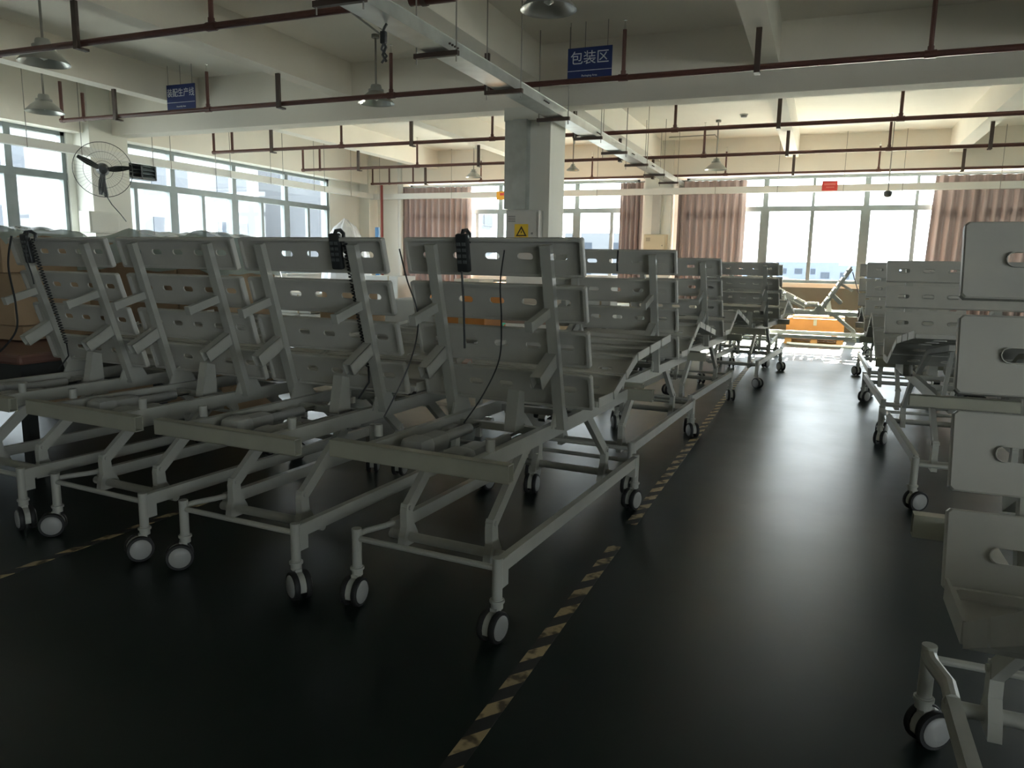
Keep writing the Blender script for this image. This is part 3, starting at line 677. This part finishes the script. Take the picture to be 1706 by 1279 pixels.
def mk(key, fn, m):
    def b():
        me = fn(); me.materials.append(m); return me
    return cached(key, b)

def hollow(w, h, L, t=0.004):
    """open-ended rectangular tube along X"""
    mb = MB()
    mb.box((0, 0, h/2-t/2), (L, w, t)); mb.box((0, 0, -h/2+t/2), (L, w, t)); mb.box((0, w/2-t/2, 0), (L, t, h)); mb.box((0, -w/2+t/2, 0), (L, t, h))
    mb.box((0, 0, 0), (L-0.10, w-2*t, h-2*t))
    return mb

def bed(x, y, rz, label, group, tilt=15, thigh=22, leg=4, castors=(0, 0, 0, 0), detail=True, mirror=False):
    root = empty('hospital_bed', (x, y, 0), R(rz))
    P = lambda name, me, loc=(0, 0, 0), rot=(0, 0, 0), par=None: ob(name, me, None, par or root, loc, rot)
    sg = -1 if mirror else 1
    # base: posts, castors
    post = mk('post', lambda: MB().cyl((0, 0, 0.155), (0, 0, 0.325), 0.021, 14).cyl((0, 0, 0.318), (0, 0, 0.330), 0.0215, 14).mesh('castor_post', True), STEEL)
    for i, (px, py) in enumerate(((-0.335, 0), (0.335, 0), (-0.335, 1.8), (0.335, 1.8))):
        P('castor_post', post, (px, py, 0)); add_castor(root, px, py, R(castors[i]))
    # base side beams: one runs post to post, the other is joined by thin bent connectors
    P('base_beam', mk('beam_full', lambda: MB().box((0, 0.90, 0.292), (0.032, 1.76, 0.058)).box((0, 0.035, 0.262), (0.036, 0.05, 0.115)).box((0, 1.765, 0.262), (0.036, 0.05, 0.115)).mesh('base_beam'), STEEL), (0.335*sg, 0, 0))
    def thin_beam():
        m_ = MB(); m_.box((0, 0.92, 0.275), (0.034, 1.40, 0.058))
        m_.tube([(-0.03*sg, 0.0, 0.300), (-0.028*sg, 0.06, 0.300), (0, 0.16, 0.296), (0, 0.24, 0.290)], 0.013 if sg > 0 else 0.022, 10)
        m_.tube([(-0.03*sg, 1.8, 0.300), (-0.028*sg, 1.74, 0.300), (0, 1.66, 0.296), (0, 1.60, 0.290)], 0.013, 8)
        return m_.mesh('base_beam')
    P('base_beam', mk('beam_thin%d' % sg, thin_beam, STEEL), (-0.305*sg, 0, 0))
    P('cross_tube', mk('cross', lambda: MB().cyl((-0.335, 0, 0.287), (0.335, 0, 0.287), 0.0125, 10).mesh('cross_tube', True), STEEL))
    P('cross_tube', mk('cross', None, STEEL), (0, 1.8, 0))
    # lifting gear
    tor = mk('torsion', lambda: MB().cyl((-0.30, 0, 0.252), (0.32, 0, 0.252), 0.021, 12).mesh('torsion_tube', True), STEEL)
    low = mk('lowarm', lambda: MB().prism([(-0.050, 0.215), (0.075, 0.215), (0.058, 0.262), (0.026, 0.315), (0.020, 0.375), (0.012, 0.405), (-0.022, 0.405), (-0.030, 0.370), (-0.028, 0.30), (-0.044, 0.26)], 'X', -0.017, 0.017).cyl((-0.024, -0.004, 0.385), (0.024, -0.004, 0.385), 0.011, 10).mesh('lower_arm'), STEEL)
    upp = mk('uparm', lambda: MB().bar((0, -0.012, 0.37), (0, 0.34, 0.662), 0.030, 0.052).box((0, 0.36, 0.655), (0.05, 0.10, 0.05)).mesh('upper_arm'), STEEL)
    for yy, fl in ((0.20, 0), (1.60, PI)):
        P('torsion_tube', tor, (0, yy, 0))
        for sx in (-0.215, 0.205):
            P('lower_arm', low, (sx, yy, 0), (0, 0, fl)); P('upper_arm', upp, (sx, yy, 0), (0, 0, fl))
    # platform frame
    P('head_rail', mk('rail', lambda: hollow(0.045, 0.070, 0.82).mesh('head_rail'), RAILM), (0, -0.05, 0.685))
    P('foot_rail', mk('rail', None, RAILM), (0, 1.85, 0.685))
    for sx in (-0.245, 0.245):
        P('side_rail', mk('siderail', lambda: MB().box((0, 0.90, 0.682), (0.034, 1.85, 0.066)).mesh('side_rail'), STEEL), (sx, 0, 0))
        P('socket_post', mk('stub', lambda: MB().cyl((0, 0, 0.715), (0, 0, 0.765), 0.019, 12).mesh('socket_post', True), STEEL), (sx-0.045 if sx < 0 else sx+0.0, 0.10, 0))
    for yy in (0.70, 1.15, 1.62): P('cross_member', mk('member', lambda: MB().box((0, 0, 0.672), (0.46, 0.035, 0.035)).mesh('cross_member'), STEEL), (0, yy, 0))
    # actuators
    def act():
        m_ = MB(); m_.box((0, 0.10, 0), (0.10, 0.24, 0.085), bevel=0.03); m_.box((0.0, 0.02, 0.0), (0.125, 0.12, 0.10), bevel=0.035); m_.cyl((0, 0.20, 0.0), (0, 0.46, 0.0), 0.024, 12)
        return m_.mesh('actuator', True)
    rodm = mk('rod', lambda: MB().cyl((0, 0.46, 0), (0, 0.66, 0), 0.011, 10).cyl((-0.02, 0.66, 0), (0.02, 0.66, 0), 0.018, 10).mesh('actuator_rod', True), CHROME)
    for (ax, ay, az, rx, rzz) in ((-0.12, 0.12, 0.675, 0, 0), (0.09, 0.10, 0.655, 0, 0), (0.02, 1.78, 0.640, 0, PI)):
        a_ = P('actuator', mk('act', act, mat('actuator_grey', (0.40, 0.40, 0.38), 0.45)), (ax, ay, az), (rx, 0, rzz)); ob('actuator_rod', rodm, None, a_)
    P('control_box', mk('cbox', lambda: MB().box((0, 0, 0), (0.13, 0.19, 0.06), bevel=0.012).mesh('control_box'), DARKP), (-0.02, 1.32, 0.64))
    P('tower', mk('tower', lambda: MB().prism([(0.56, 0.69), (0.66, 0.69), (0.655, 0.86), (0.60, 0.875)], 'X', -0.028, 0.028).mesh('tower'), STEEL), (0.10, 0, 0))
    # backrest: its own local frame at the hinge, s runs up the backrest
    hy, hz = 0.745, 0.80; ct, st = math.cos(R(tilt)), math.sin(R(tilt))
    hx = (R(tilt), 0, 0)                                   # rotates +z towards -y
    pm = cached('panel', lambda: panel_mesh(0.163)); pl_ = cached('panel_leg', lambda: panel_mesh(0.205, (-0.30, -0.10, 0.10, 0.30), 0.044))
    at = lambda s, n=0.0: (0, hy - st*s - ct*n, hz + ct*s - st*n)      # n: out of the rear face
    for k in range(4): P('back_panel', pm, at(0.206*k), hx)
    strut = mk('strut', lambda: MB().box((0, -0.045, 0.33), (0.048, 0.034, 0.86)).mesh('back_strut'), STEEL)
    for sx in (-0.285, 0.285):
        q = at(0); P('back_strut', strut, (sx, q[1], q[2]), hx)
        q = at(0.455, 0.05); P('back_bracket', mk('bracket1', lambda: MB().bar((0, 0, 0.012), (0, -0.20, 0.012), 0.030, 0.040).box((0, -0.205, 0.012), (0.034, 0.012, 0.045)).mesh('back_bracket'), STEEL), (sx-0.012, q[1], q[2]), hx)
        q = at(0.245, 0.05); P('back_bracket', mk('bracket2', lambda: MB().box((0, -0.095, 0.031), (0.05, 0.19, 0.004)).box((0, -0.095, -0.031), (0.05, 0.19, 0.004)).box((0.023, -0.095, 0), (0.004, 0.19, 0.066)).box((-0.023, -0.095, 0), (0.004, 0.19, 0.066)).box((0, -0.08, 0), (0.042, 0.14, 0.058)).mesh('back_bracket'), STEEL), (sx-0.012, q[1], q[2]), (R(tilt+12), 0, 0))
        P('hinge_plate', mk('hinge', lambda: MB().prism([(0.66, 0.70), (0.86, 0.70), (0.80, 0.80), (0.745, 0.815), (0.70, 0.79)], 'X', -0.006, 0.006).mesh('hinge_plate'), STEEL), (sx*0.93, 0, 0))
    # seat, thigh and leg sections
    P('seat_panel', pl_, (0, 0.785, 0.795), (R(-90), 0, 0))
    ty0, tz0 = 1.005, 0.795; a1 = R(thigh); a2 = R(leg)
    for k in range(2):
        s = 0.006+0.204*k; P('thigh_panel', cached('panel_thigh', lambda: panel_mesh(0.19, (-0.30, -0.10, 0.10, 0.30), 0.044)), (0, ty0+s*math.cos(a1), tz0+s*math.sin(a1)), (R(-90)+a1, 0, 0))
    ky, kz = ty0+0.40*math.cos(a1), tz0+0.40*math.sin(a1)
    for k in range(3):
        s = 0.012+0.232*k; P('leg_panel', pl_, (0, ky+s*math.cos(a2), kz+s*math.sin(a2)), (R(-90)+a2, 0, 0))
    key = 'supports_%d_%d' % (thigh, leg)
    for sx in (-0.25, 0.25):
        P('thigh_strut', mk('ts%d' % thigh, lambda: MB().bar((0, ty0, tz0-0.045), (0, ky, kz-0.045), 0.03, 0.034).mesh('thigh_strut'), STEEL), (sx, 0, 0))
        ey, ez = ky+0.68*math.cos(a2), kz+0.68*math.sin(a2)
        P('leg_strut', mk('ls%d_%d' % (thigh, leg), lambda: MB().bar((0, ky, kz-0.045), (0, ey, ez-0.045), 0.03, 0.034).mesh('leg_strut'), STEEL), (sx, 0, 0))
        P('leg_prop', mk('lp%d_%d' % (thigh, leg), lambda: MB().bar((0, ey-0.12, ez-0.06), (0, min(ey-0.25, 1.80), 0.70), 0.022, 0.022).mesh('leg_prop'), STEEL), (sx*0.9, 0, 0))
    # small end flanges at the hinge joints
    return tag(root, label, 'bed', group)

GL, GR = 'hospital bed frames on the left of the aisle', 'hospital bed frames on the right of the aisle'
rnd = random.Random(11)
bed(-1.40, 2.545, -4.0, 'grey bed frame in the front row, nearest the aisle and the viewer', GL, 15, 22, 4, (8, -6, 10, -12))
bed(-2.34, 2.53, -3.5, 'grey bed frame in the front row, second from the aisle, with coiled black cable', GL, 16, 22, 4, (-40, 62, 12, -10))
bed(-3.262, 2.575, -4.5, 'grey bed frame in the front row, third from the aisle', GL, 16, 20, 4, (-42, -28, 8, 30))
bed(-4.185, 2.62, -4.0, 'grey bed frame in the front row, furthest left beside the carton table', GL, 17, 22, 4, (-20, 70, 20, 10))
bed(-1.37, 4.63, -3.5, 'grey bed frame directly behind the nearest one, second along the left of the aisle', GL, 17, 27, -10, (4, 0, 30, 34))
bed(-1.31, 6.62, -5.0, 'grey bed frame third along the left of the aisle', GL, 24, 27, -14, (10, 10, -30, 24))
bed(-0.96, 9.44, -6.0, 'grey bed frame fourth along the left of the aisle', GL, 27, 28, -16, (30, 55, 10, 40))
bed(-0.97, 11.45, -1.0, 'grey bed frame furthest along the left of the aisle, before the crosswise bed', GL, 30, 26, -12, (10, -20, 40, 15))
bed(0.725, 2.44, 180.0, 'grey bed frame at the right edge of the picture, nearest on the right', GR, 16, 27, 12, (-50, -58, 20, 10), mirror=True)
bed(0.885, 6.80, 182.0, 'grey bed frame second on the right of the aisle', GR, 25, 26, 8, (-20, -26, 30, -60), mirror=True)
bed(0.86, 8.98, 182.0, 'grey bed frame third on the right of the aisle', GR, 25, 34, -30, (10, -40, 20, -20))
bed(0.90, 11.20, 181.0, 'grey bed frame furthest on the right of the aisle', GR, 26, 26, -12, (-20, 30, 10, -30))
bed(0.79, 14.05, 90.0, 'bed frame standing crosswise at the end of the aisle before the pallet', 'hospital bed frame across the aisle', 31, 27, 27, (30, 10, -20, 40))

# ------------------------------------------------------------------ hand controllers and loose cables on the beds
def controller(x, y, z, label, coil=True, tilt=15, rz=-4):
    root = empty('hand_controller', (x, y, z), R(rz))
    b = ob('handset', MB().box((0, 0, -0.075), (0.062, 0.030, 0.17), bevel=0.009).mesh('handset'), DARKP, root, rot=(R(tilt*0.6), 0, 0))
    ob('hook', MB().tube([(0, 0.0, 0.0), (0, 0.01, 0.022), (0, 0.04, 0.026), (0, 0.065, 0.012), (0, 0.066, -0.03)], 0.010, 6).mesh('hook', True), DARKP, root)
    kp = MB()
    for i in range(2):
        for j in range(4): kp.box((-0.013+0.026*i, -0.016, -0.035-0.026*j), (0.018, 0.004, 0.014))
    ob('keypad', kp.mesh('keypad'), mat('keypad_grey', (0.12, 0.13, 0.13), 0.5), b)
    if coil:
        pts = []; L = 0.62; n = 330
        for k in range(n):
            t_ = k/(n-1); a = 2*PI*38*t_
            pts.append((0.055+0.011*math.cos(a)+0.01*t_, 0.0+0.16*t_+0.011*math.sin(a), -0.02-L*t_))
        ob('coiled_cable', MB().tube(pts, 0.0032, 5).mesh('coiled_cable', True), DARKP, root)
        ob('cable_tail', MB().tube([(0.065, 0.16, -0.64), (0.06, 0.17, -0.72), (0.03, 0.12, -0.80)], 0.005, 6).mesh('cable_tail', True), DARKP, root)
    else:
        ob('cable_tail', MB().tube([(0, 0, -0.155), (0.005, 0.01, -0.3), (0.0, 0.03, -0.5)], 0.005, 6).mesh('cable_tail', True), DARKP, root)
    return tag(root, label, 'controller')
controller(-1.475, 3.035, 1.56, 'black hand controller hooked on the nearest front row backrest', coil=False)
controller(-2.14, 3.03, 1.56, 'black hand controller with coiled cable on the second front row backrest', coil=True)
controller(-4.32, 3.06, 1.555, 'dark hand controller hooked on the leftmost front row backrest', coil=True)
def cable(pts, label, r=0.0045):
    # smooth a polyline with Catmull-Rom before making the tube
    P_ = [Vector(p) for p in pts]; out = []
    for i in range(len(P_)-1):
        p0, p1, p2, p3 = P_[max(i-1, 0)], P_[i], P_[i+1], P_[min(i+2, len(P_)-1)]
        for k in range(8):
            t_ = k/8; out.append(0.5*((2*p1)+(-p0+p2)*t_+(2*p0-5*p1+4*p2-p3)*t_*t_+(-p0+3*p1-3*p2+p3)*t_**3))
    out.append(P_[-1])
    return tag(ob('power_cable', MB().tube(out, r, 6).mesh('power_cable', True), DARKP), label, 'cable')
cable([(-1.27, 3.03, 1.50), (-1.27, 2.99, 1.36), (-1.275, 3.02, 1.20), (-1.30, 3.06, 1.02), (-1.36, 3.02, 0.86), (-1.42, 2.95, 0.74)], 'thin black cable hanging down the nearest front row backrest', 0.0035)
cable([(-1.76, 2.98, 1.50), (-1.72, 2.98, 1.36), (-1.68, 3.0, 1.22), (-1.70, 3.02, 1.08), (-1.75, 3.0, 0.92), (-1.80, 2.9, 0.74)], 'thin black cable at the gap between the first and second front row beds', 0.0035)
cable([(-4.17, 2.98, 1.575), (-4.165, 2.95, 1.45), (-4.16, 2.97, 1.34), (-4.16, 2.98, 1.28)], 'short dark cable with plug on the leftmost front row backrest', 0.004)
cable([(-4.30, 2.97, 1.55), (-4.32, 2.95, 1.38), (-4.33, 2.98, 1.15), (-4.34, 2.96, 0.98), (-4.50, 2.85, 0.80), (-4.78, 2.70, 0.70), (-5.1, 2.6, 0.66)], 'long dark cable sagging from the leftmost front row backrest to the left', 0.006)
cable([(-1.30, 5.12, 1.54), (-1.29, 5.07, 1.46), (-1.29, 5.08, 1.40)], 'short black cable end on the second bed along the aisle', 0.006)
cable([(0.48, 13.6, 1.38), (0.62, 13.7, 1.0), (0.72, 13.75, 0.86), (0.79, 13.8, 0.72)], 'dark cable hanging from the crosswise bed backrest', 0.008)

# ------------------------------------------------------------------ floor tape
def tape(x, y0, y1, w, label, rz=0.0):
    return tag(ob('floor_tape', MB().box((0, (y1-y0)/2, 0.001), (w, y1-y0, 0.002)).mesh('floor_tape'), TAPE, None, (x, y0, 0.0), (0, 0, R(rz))), label, 'tape', 'hazard tape on the floor')
tape(-0.885, 0.6, 3.66, 0.062, 'worn yellow and black hazard tape along the aisle, nearest the viewer', 0.0)
tape(-0.885, 4.02, 13.5, 0.062, 'worn hazard tape along the aisle beside the farther beds', 0.0)
tape(-3.40, 0.8, 3.5, 0.05, 'faint hazard tape on the dark floor at the left under the beds', -2.0)

# ------------------------------------------------------------------ cartons, table, film, bags
def carton(x, y, z, sx, sy, sz, label, m=CARD, rz=0.0, group=None, flap=True):
    root = empty('cardboard_box', (x, y, z), R(rz))
    ob('carton', MB().box((0, 0, sz/2), (sx, sy, sz), bevel=0.006).mesh('carton'), m, root)
    if flap:
        ob('packing_tape', MB().box((0, -sy/2-0.001, sz-0.06), (0.06, 0.002, 0.12)).box((0, 0, sz+0.001), (0.06, sy, 0.002)).mesh('packing_tape'), TAPEB, root)
        ob('flap', MB().box((0, -sy/4, sz+0.003), (sx*0.99, sy*0.49, 0.004)).box((0, sy/4, sz+0.003), (sx*0.99, sy*0.49, 0.004)).mesh('flap'), m, root)
    return tag(root, label, 'box', group)
wt = empty('work_table', (-6.05, 3.95, 0))
tp = MB(); tp.box((0, 0, 0.765), (2.55, 1.35, 0.07), bevel=0.02); ob('table_top', tp.mesh('table_top'), TABLE, wt)
ob('apron', MB().box((0, 0, 0.60), (2.35, 1.2, 0.26)).mesh('apron'), DARKP, wt)
for sx in (-1.15, 1.15):
    for sy in (-0.55, 0.55): ob('leg', MB().box((sx, sy, 0.24), (0.07, 0.07, 0.48)).mesh('leg'), DARKP, wt)
tag(wt, 'low work table with reddish brown top at the left behind the bed row', 'table')
carton(-6.30, 4.10, 0.812, 1.70, 0.70, 0.105, 'flat taped carton at the bottom of the stack on the red brown table', rz=2)
carton(-6.34, 4.06, 0.925, 1.80, 0.62, 0.375, 'large tan carton in the middle of the stack on the red brown table', rz=-1)
carton(-6.42, 4.08, 1.308, 1.62, 0.62, 0.295, 'wide tan carton on top of the stack on the red brown table', rz=1)
# clear film drawn over the stack and the cartons behind
def drape(x0, x1, y0, y1, ztop, label, seed, bumps, droop=0.25):
    rn = random.Random(seed); bm = bmesh.new(); nx, ny = 60, 16; g_ = []
    for j in range(ny+1):
        row = []
        for i in range(nx+1):
            u, v = i/nx, j/ny; x = x0+(x1-x0)*u; yv = y0+(y1-y0)*v
            z = ztop + sum(h_*max(0, 1-abs(u-c_)/w_) for c_, w_, h_ in bumps) + 0.008*math.sin(37*u+5*v) + 0.006*math.sin(23*v+11*u)
            e = min(v, 1-v)
            if e < 0.12: z -= droop*(0.12-e)/0.12
            e = min(u, 1-u)
            if e < 0.03: z -= droop*(0.03-e)/0.03
            row.append(bm.verts.new((x, yv, z)))
        g_.append(row)
    for A, B in zip(g_, g_[1:]):
        for i in range(nx): bm.faces.new((A[i], A[i+1], B[i+1], B[i]))
    me = bpy.data.meshes.new('plastic_film'); bm.to_mesh(me); bm.free()
    for p in me.polygons: p.use_smooth = True
    return tag(ob('plastic_film', me, FILM), label, 'plastic sheet')
drape(-7.35, -5.45, 3.72, 4.45, 1.625, 'rumpled clear plastic film lying over the top carton on the table', 1, [(0.3, 0.4, 0.02), (0.8, 0.2, 0.03)], 0.05)
drape(-7.2, -4.70, 5.0, 5.9, 1.60, 'green tinged plastic film draped in folds over the cartons behind the leftmost beds', 2, [(0.55, 0.16, 0.085), (0.86, 0.13, 0.07), (0.2, 0.3, 0.02)], 0.3)
for k, (x, w) in enumerate(((-6.7, 0.95), (-5.72, 0.92), (-5.02, 0.44))):
    nm = ['left', 'middle', 'right'][k]
    carton(x, 5.45, 0, w, 0.75, 0.78, 'tan carton at the bottom %s under the draped plastic film' % nm, group='cartons under the draped film')
    carton(x, 5.45, 0.79, w, 0.75, 0.77, 'tan carton at the top %s under the draped plastic film' % nm, group='cartons under the draped film')
bag = empty('wrapped_stack', (-9.0, 13.1, 0))
rn = random.Random(5); bm = bmesh.new(); rings = []
for i, (z, rr) in enumerate(((0.0, 0.52), (0.5, 0.52), (1.1, 0.50), (1.55, 0.46), (1.85, 0.36), (2.08, 0.22), (2.2, 0.10), (2.25, 0.02))):
    rings.append([bm.verts.new(((rr*(1+rn.uniform(-0.07, 0.07)))*math.cos(2*PI*k/28), (rr*(1+rn.uniform(-0.07, 0.07)))*math.sin(2*PI*k/28), z+rn.uniform(-0.03, 0.03)*(i > 0))) for k in range(28)])
for A, B in zip(rings, rings[1:]):
    for k in range(28): bm.faces.new((A[k], A[(k+1) % 28], B[(k+1) % 28], B[k]))
me = bpy.data.meshes.new('plastic_wrap'); bm.to_mesh(me); bm.free(); ob('plastic_wrap', me, BAGM, bag)
ob('goods', MB().box((0, 0, 0.75), (0.6, 0.6, 1.5)).mesh('goods'), DISC, bag); tag(bag, 'tall stack wrapped in white plastic near the corner of the hall', 'wrapped goods')
bp_ = empty('blue_board', (-8.80, 14.0, 0)); ob('board', MB().box((0, 0, 1.07), (0.085, 0.05, 2.12)).mesh('board'), BLUEP, bp_); ob('foot', MB().box((0, 0, 0.01), (0.3, 0.3, 0.02)).mesh('foot'), BLUEP, bp_); tag(bp_, 'upright blue post standing near the far left corner', 'post')
# tables, boards and cartons stored behind the front row, glimpsed between the bed panels
PALE = mat('cardboard_pale', (0.66, 0.58, 0.47), 0.8, var=0.06, vscale=3); FOAM = mat('white_foam', (0.80, 0.81, 0.78), 0.7, var=0.04); PINK = mat('pinkish_board', (0.48, 0.33, 0.27), 0.7, var=0.06)
def packing_table(x, y, sx, sy, z, m, label):
    root = empty('packing_table', (x, y, 0))
    ob('table_top', MB().box((0, 0, z-0.02), (sx, sy, 0.04), bevel=0.005).mesh('table_top'), m, root)
    for px in (-sx/2+0.06, sx/2-0.06):
        for py in (-sy/2+0.06, sy/2-0.06): ob('leg', MB().box((px, py, (z-0.04)/2), (0.045, 0.045, z-0.04)).mesh('leg'), STEEL, root)
    ob('shelf', MB().box((0, 0, 0.25), (sx-0.1, sy-0.1, 0.025)).mesh('shelf'), m, root)
    return tag(root, label, 'table', 'packing tables behind the front row')
packing_table(-3.45, 6.0, 1.9, 0.9, 0.78, PALE, 'pale topped packing table behind the middle of the front row')
packing_table(-3.1, 8.4, 2.0, 0.9, 0.80, PINK, 'pinkish topped packing table beyond the pale one')
packing_table(-5.9, 7.6, 2.2, 0.9, 0.80, FOAM, 'white topped packing table behind the leftmost front row beds')
packing_table(-5.6, 10.4, 2.2, 0.9, 0.80, PALE, 'pale topped packing table before the left window band')
rn = random.Random(21)
goods = [(-4.05, 6.0, 0.785, 0.45, 0.4, 0.24, CARD, 'tan carton at the left end of the pale packing table'), (-3.35, 6.05, 0.785, 0.5, 0.45, 0.32, FOAM, 'white foam block in the middle of the pale packing table'),
 (-2.80, 5.95, 0.785, 0.42, 0.4, 0.20, CARD2, 'orange carton at the right end of the pale packing table'), (-3.7, 8.4, 0.805, 0.5, 0.5, 0.36, CARD2, 'orange carton on the left of the pinkish packing table'),
 (-2.9, 8.45, 0.805, 0.55, 0.5, 0.30, PALE, 'pale carton in the middle of the pinkish packing table'), (-2.35, 8.4, 0.805, 0.38, 0.4, 0.42, FOAM, 'tall white foam block on the right of the pinkish packing table'),
 (-6.6, 7.6, 0.805, 0.5, 0.5, 0.34, PALE, 'pale carton on the left of the white packing table'), (-5.85, 7.6, 0.805, 0.6, 0.5, 0.22, FOAM, 'low white foam block on the white packing table'), (-5.2, 7.65, 0.805, 0.45, 0.5, 0.36, CARD, 'tan carton on the right of the white packing table'),
 (-6.3, 10.4, 0.805, 0.6, 0.5, 0.40, FOAM, 'white foam block on the far pale packing table, left side'), (-5.5, 10.4, 0.805, 0.5, 0.5, 0.30, CARD2, 'orange carton in the middle of the far pale packing table'), (-4.85, 10.4, 0.805, 0.42, 0.5, 0.38, PALE, 'pale carton on the right of the far pale packing table'),
 (-7.4, 12.3, 0.0, 0.9, 0.7, 0.95, PALE, 'large pale carton on the floor before the left window band'), (-4.2, 13.4, 0.0, 0.9, 0.7, 0.9, CARD, 'large tan carton on the floor before the left far window'), (-3.1, 11.2, 0.0, 0.8, 0.7, 0.85, FOAM, 'large white foam block on the floor behind the pinkish table'), (-6.2, 15.2, 0.0, 0.9, 0.7, 1.0, CARD2, 'large orange carton on the floor before the brown curtain'),
 (-2.3, 13.3, 0.0, 0.8, 0.7, 0.8, PALE, 'large pale carton on the floor beside the fourth left bed')]
for (x, y, z, sx, sy, sz, m_, lb) in goods:
    if m_ is FOAM:
        r_ = empty('foam_block', (x, y, z), R(rn.uniform(-6, 6)))
        ob('foam', MB().box((0, 0, sz/2), (sx, sy, sz), bevel=0.012).mesh('foam'), FOAM, r_); ob('strap', MB().box((sx*0.2, 0, sz/2), (0.02, sy+0.004, sz+0.004)).mesh('strap'), TAPEB, r_)
        tag(r_, lb, 'foam block')
    else: carton(x, y, z, sx, sy, sz, lb, m_, rn.uniform(-6, 6), 'cartons stored behind the front row')
tb = empty('plastic_crate', (-4.35, 9.5, 0)); ob('crate_body', MB().box((0, 0, 0.30), (0.6, 0.42, 0.58), bevel=0.02).mesh('crate_body'), GREEN, tb)
ob('rim', MB().box((0, 0, 0.60), (0.64, 0.46, 0.03), bevel=0.01).mesh('rim'), GREEN, tb); tag(tb, 'green plastic crate on the floor behind the pinkish packing table', 'crate')

# ------------------------------------------------------------------ pallet with orange cartons at the end of the aisle
pal = empty('wooden_pallet', (-0.03, 15.75, 0))
for k in range(3): ob('deck_board', MB().box((0, -0.42+0.42*k, 0.012), (1.06, 0.10, 0.022)).mesh('deck_board'), WOOD, pal)
for i in range(3):
    for j in range(3): ob('block', MB().box((-0.46+0.46*i, -0.42+0.42*j, 0.068), (0.12, 0.10, 0.09)).mesh('block'), WOOD, pal)
for k in range(6): ob('deck_board', MB().box((0, -0.45+0.18*k, 0.124), (1.06, 0.12, 0.022)).mesh('deck_board'), WOOD, pal)
tag(pal, 'wooden pallet on the floor at the end of the aisle', 'pallet')
carton(-0.03, 15.75, 0.137, 1.02, 0.86, 0.34, 'wide bright orange carton on the wooden pallet', CARD2)
carton(0.02, 15.80, 0.486, 0.90, 0.60, 0.045, 'flat pale sheet of card lying on the orange carton', PALE, 4, flap=False)
tag(ob('white_pipe_bundle', MB().cyl((-0.5, 15.14, 0.022), (0.9, 14.98, 0.022), 0.022, 10).cyl((-0.45, 15.06, 0.022), (0.95, 14.88, 0.022), 0.022, 10).mesh('white_pipe_bundle', True), TRUNK), 'two pale tubes lying on the floor in front of the pallet', 'tubes')
